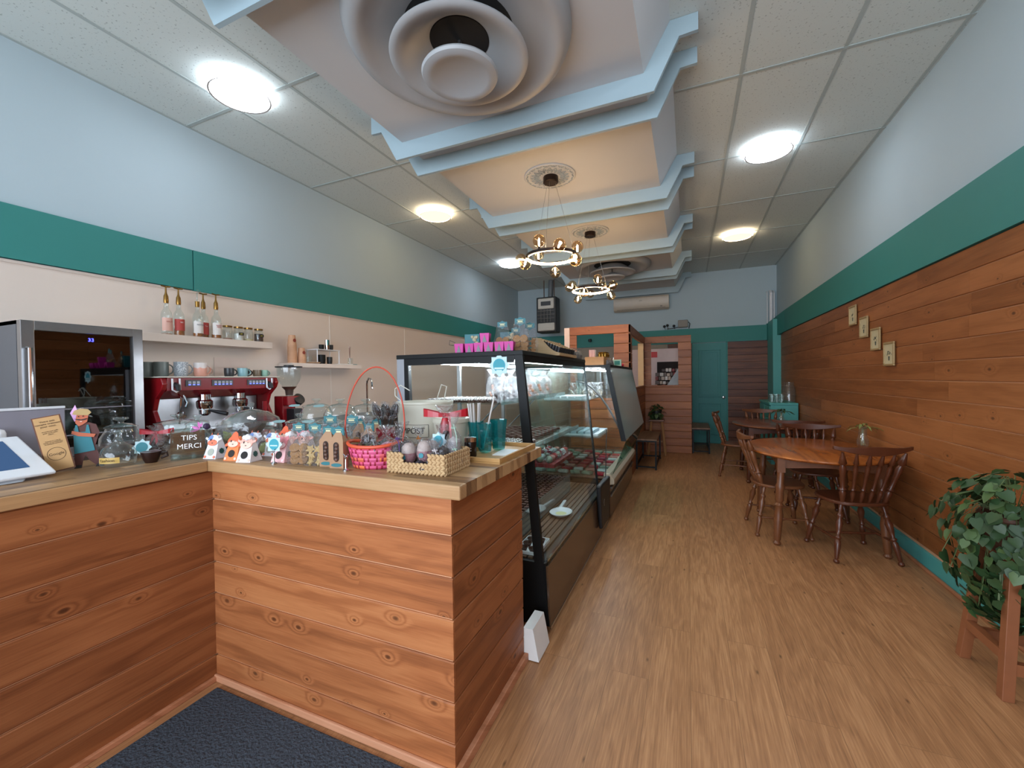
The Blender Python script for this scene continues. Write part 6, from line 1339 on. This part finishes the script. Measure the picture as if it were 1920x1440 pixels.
chair('spindle_chair', 'dark spindle back chair nearest the camera, tucked under the nearer table', M_chair, (1.155, 3.99, 0), radians(14))
chair('spindle_chair', 'light brown spindle back chair seen side on, left of the nearer table', M_chair2, (.725, 4.36, 0), radians(-90+5))
chair('spindle_chair', 'spindle back chair facing the camera at the far side of the nearer table', M_chair, (1.16, 4.98, 0), radians(180-4))
chair('spindle_chair', 'dark spindle back chair at the near side of the farther table', M_chair, (1.17, 5.90, 0), radians(-4))
chair('spindle_chair', 'slim spindle back chair seen side on, left of the farther table', M_chair2, (.62, 6.60, 0), radians(-90-8))
chair('spindle_chair', 'light brown spindle back chair at the far side of the farther table', M_chair2, (1.02, 7.08, 0), radians(180))
# plants in glass vases on the tables
M_leaf = plain('pothos_leaf', '#2c4524', .5, vary=.35, scale=14); M_leaf2 = plain('spider_leaf', '#7f8a4c', .45, vary=.3, scale=30)
def vase_plant(loc, lab, kind):
    r_ = thing('vase_with_cutting', lab, 'plant', loc)
    MB().lathe([(.035, 0), (.042, .01), (.045, .05), (.03, .10), (.028, .15), (.036, .18)], 20, caps=False).build('glass_vase', M_jar, r_)
    m_ = MB(); rg_ = random.Random(len(lab)); [m_.tube([(rg_.uniform(-.02, .02), rg_.uniform(-.02, .02), .01), (rg_.uniform(-.02, .02), rg_.uniform(-.02, .02), .08), (rg_.uniform(-.01, .01), rg_.uniform(-.01, .01), .16)], .002, 5) for k in range(10)]
    m_.build('roots', plain('roots', '#8f8258', .7), r_)
    m_ = MB()
    for k in range(9):
        a_ = k*2.4; L_ = .10+.03*(k % 3); d_ = Vector((cos(a_), sin(a_), 0)); s_ = Vector((-sin(a_), cos(a_), 0)); w_ = .012 if kind == 's' else .022
        p0_ = Vector((0, 0, .15+.012*(k % 4))); pts_ = [p0_+d_*L_*t_+Vector((0, 0, .10*t_-.12*t_*t_)) for t_ in (0, .35, .7, 1)]
        vs_ = []
        for p_, ww in zip(pts_, (.3, 1, .8, .05)): vs_ += [p_-s_*w_*ww, p_+Vector((0, 0, -.004)), p_+s_*w_*ww]
        m_.add(vs_, [(3*i+j, 3*i+j+1, 3*i+3+j+1, 3*i+3+j) for i in range(3) for j in range(2)])
    m_.build('leaves', M_leaf2 if kind == 's' else M_leaf, r_, angle=80)
vase_plant((1.44, 4.66, .7445), 'glass vase with a spider plant cutting on the nearer table', 's')
vase_plant((1.12, 6.40, .7445), 'glass vase with a leafy cutting on the farther table', 'l')
tag(MB().lathe([(.0005, 0), (.03, 0), (.035, .04), (.03, .045), (.0005, .03)], 16).build('small_pot', M_blackp, loc=(1.25, 6.45, .7445)), 'tiny dark pot beside the vase on the farther table', 'pot')
# teal cabinet with drink dispenser and glasses
r = thing('teal_cabinet', 'teal painted cabinet against the plank wall behind the tables', 'cabinet', (1.16, 7.51, 0))
MB().box(.02, .015, 0, .38, 1.0, .93).build('carcass', M_tealL, r, smooth=False)
MB().box(0, 0, .93, .38, 1.02, .962).build('top_board', M_tealL, r, smooth=False, bevel=.004)
for k in range(2):
    d_ = MB().box(.004, .03+.49*k, .06, .02, .49+.49*k, .72).box(-.002, .06+.49*k, .10, .004, .46+.49*k, .68).build('door', M_tealL, r, smooth=False, bevel=.003)
    MB().ball((-.012, (.44 if k == 0 else .56), .42), .012, 8, 6).build('knob', M_chrome, d_)
    w_ = MB().box(.004, .03+.49*k, .74, .02, .49+.49*k, .91).build('drawer', M_tealL, r, smooth=False, bevel=.003); MB().ball((-.006, .26+.49*k, .83), .012, 8, 6).build('knob', M_chrome, w_)
MB().box(.05, .005, .08, .36, .015, .90).build('end_panel', M_tealL, r, smooth=False, bevel=.003)
r = thing('drink_dispenser', 'large glass drink dispenser jar on the teal cabinet', 'dispenser', (1.47, 7.78, .9625))
MB().lathe([(.075, 0), (.085, .01), (.088, .20), (.065, .255), (.06, .285)], 28, caps=False).build('glass_body', M_jar, r); MB().lathe([(.064, .286), (.068, .30), (.068, .315), (.0005, .318)], 24).build('lid', M_jar, r)
MB().tube([(-.086, -.01, .04), (-.12, -.01, .04), (-.12, -.01, .02)], .008, 8).build('spigot', M_chrome, r)
o = MB().lathe([(.0005, 0), (.026, 0), (.034, .125), (.032, .125), (.024, .008), (.0005, .008)], 16).build('drinking_glass', M_jar); tag(o, '', 'glass')
place_group(o, [((1.22+.065*(k % 3), 7.66+.085*(k//3), .9625), 0, 1.) for k in range(9)], 'clear drinking glass standing on the teal cabinet left of the dispenser', 'glasses on the teal cabinet')
# small side tables, plant stool
def side_table(loc, lab, w, d, h):
    r_ = thing('side_table', lab, 'side table', loc)
    MB().box(0, 0, h-.022, w, d, h).build('tabletop', wood('side_top', '#8d6b50', '#75563f', '#553c2b', 'Y', 'X', grain=40, knots=0, isl=.2), r_, smooth=False)
    for x in (.006, w-.030):
        MB().box(x, .006, 0, x+.024, .030, h-.022).box(x, d-.03, 0, x+.024, d-.006, h-.022).box(x, .03, .05, x+.024, d-.03, .07).build('leg_frame', M_black, r_, smooth=False)
    MB().box(.03, .006, .03, w-.03, .026, .05).box(.03, d-.026, .03, w-.03, d-.006, .05).box(.03, .006, h-.045, w-.03, .026, h-.023).build('cross_bar', M_black, r_, smooth=False)
side_table((-.745, 6.50, 0), 'small wooden side table on black legs beside the partition corner', .31, .98, .46)
side_table((.055, 8.17, 0), 'small wooden side table on black legs in front of the teal door', .30, .95, .46)
r = thing('plant_stool', 'pale wooden stool holding the black pot by the partition', 'stool', (-.53, 7.88, 0))
MB().box(-.13, -.11, .60, .13, .11, .628).build('seat', M_chair2, r, smooth=False, bevel=.004)
Mpw = plain('pale_leg', '#a97c53', .5)
for x, y in ((-1, -1), (1, -1), (-1, 1), (1, 1)): MB().tube([(x*.145, y*.125, 0), (x*.09, y*.075, .60)], .017, 4).build('leg', Mpw, r, smooth=False)
MB().box(-.12, -.008, .22, .12, .008, .245).build('stretcher', Mpw, r, smooth=False)
def potted(loc, lab, R_, h, n_leaf, spread, pot_mat, seed, ls=.05, drop=.3, topz=.12):
    r_ = thing('potted_plant', lab, 'plant', loc)
    MB().lathe([(.0005, 0), (R_*.72, 0), (R_, h*.9), (R_*1.06, h*.9), (R_*1.06, h), (R_*.9, h), (R_*.88, h*.85), (.0005, h*.85)], 24).build('pot', pot_mat, r_)
    rg_ = random.Random(seed); m_ = MB(); st_ = MB()
    core = Vector((0, 0, h-.08))
    for k in range(n_leaf):
        a_ = rg_.uniform(0, 2*pi); v_ = rg_.uniform(0, 1)**.8
        z_ = h+topz-(topz+drop)*v_; f_ = z_-h
        R2 = spread*(sqrt(max(.03, 1-(f_/topz)**2)) if f_ > 0 else 1-.55*(-f_/max(drop, .01))**2)*rg_.uniform(.62, 1.02)*(1+.12*sin(3*a_+seed))
        c_ = Vector((R2*cos(a_), R2*sin(a_), z_)); s_ = ls*rg_.uniform(.6, 1.15)
        nn = (Vector((c_.x, c_.y, (c_.z-core.z)*.55+.04))).normalized()+Vector((rg_.uniform(-.45, .45), rg_.uniform(-.45, .45), rg_.uniform(-.3, .45))); nn.normalize()
        tp = Vector((rg_.uniform(-.5, .5), rg_.uniform(-.5, .5), -1)); tp = (tp-nn*tp.dot(nn)).normalized(); sd = tp.cross(nn)
        q_ = Matrix(((sd.x, tp.x, nn.x, c_.x), (sd.y, tp.y, nn.y, c_.y), (sd.z, tp.z, nn.z, c_.z), (0, 0, 0, 1))) @ Matrix.Scale(s_, 4)
        vs_ = [(0, .05, -.05), (-.45, -.12, .02), (-.72, .3, .05), (-.5, .9, 0), (0, 1.45, -.16), (.5, .9, 0), (.72, .3, .05), (.45, -.12, .02), (0, .5, -.10), (0, 1.0, -.12)]
        m_.add(vs_, [(0, 8, 2, 1), (2, 8, 9, 3), (3, 9, 4), (4, 9, 5), (5, 9, 8, 6), (6, 8, 0, 7)], q_, mi=rg_.choice((0, 0, 0, 0, 1)))
        if k % 7 == 0: st_.tube([(0, 0, h*.9), (c_.x*.6, c_.y*.6, max(h, z_)+.03), tuple(c_)], .0018, 5)
    m_.build('foliage', [M_leaf, plain('leaf_light', '#4a6134', .5, vary=.3, scale=14)], r_, angle=80); st_.build('stems', plain('stem_green', '#56663a', .5), r_)
    return r_
potted((-.53, 7.86, .629), 'leafy green plant in a black pot on the stool by the partition', .085, .15, 90, .115, M_blackp, 3, .045, .12, .12)
potted((1.335, 2.57, .60), 'large trailing pothos with glossy leaves on a wooden stand at the right edge', .11, .16, 640, .235, plain('pot_brown', '#5c3b2a', .6), 5, .040, .50, .19)
r = thing('plant_stand', 'reddish wooden stand with splayed legs under the trailing pothos', 'plant stand', (1.385, 2.58, 0))
Mst = plain('stand_wood', '#8a5232', .45, vary=.15, scale=25)
MB().box(-.13, -.13, .57, .13, .13, .598).build('top_board', Mst, r, smooth=False, bevel=.004)
for x, y in ((-1, -1), (1, -1), (-1, 1), (1, 1)):
    f_, t_ = (x*.15, y*.15), (x*.10, y*.10)
    MB().hexa([(f_[0]-.02, f_[1]-.02, 0), (f_[0]+.02, f_[1]-.02, 0), (f_[0]+.02, f_[1]+.02, 0), (f_[0]-.02, f_[1]+.02, 0)], [(t_[0]-.02, t_[1]-.02, .57), (t_[0]+.02, t_[1]-.02, .57), (t_[0]+.02, t_[1]+.02, .57), (t_[0]-.02, t_[1]+.02, .57)]).build('leg', Mst, r, smooth=False, bevel=.002)
MB().box(-.14, -.155, .11, .14, -.125, .16).build('rail', Mst, r, smooth=False); MB().box(-.14, .125, .11, .14, .155, .16).build('rail', Mst, r, smooth=False)
MB().box(-.155, -.12, .16, -.125, .12, .20).build('rail', Mst, r, smooth=False)
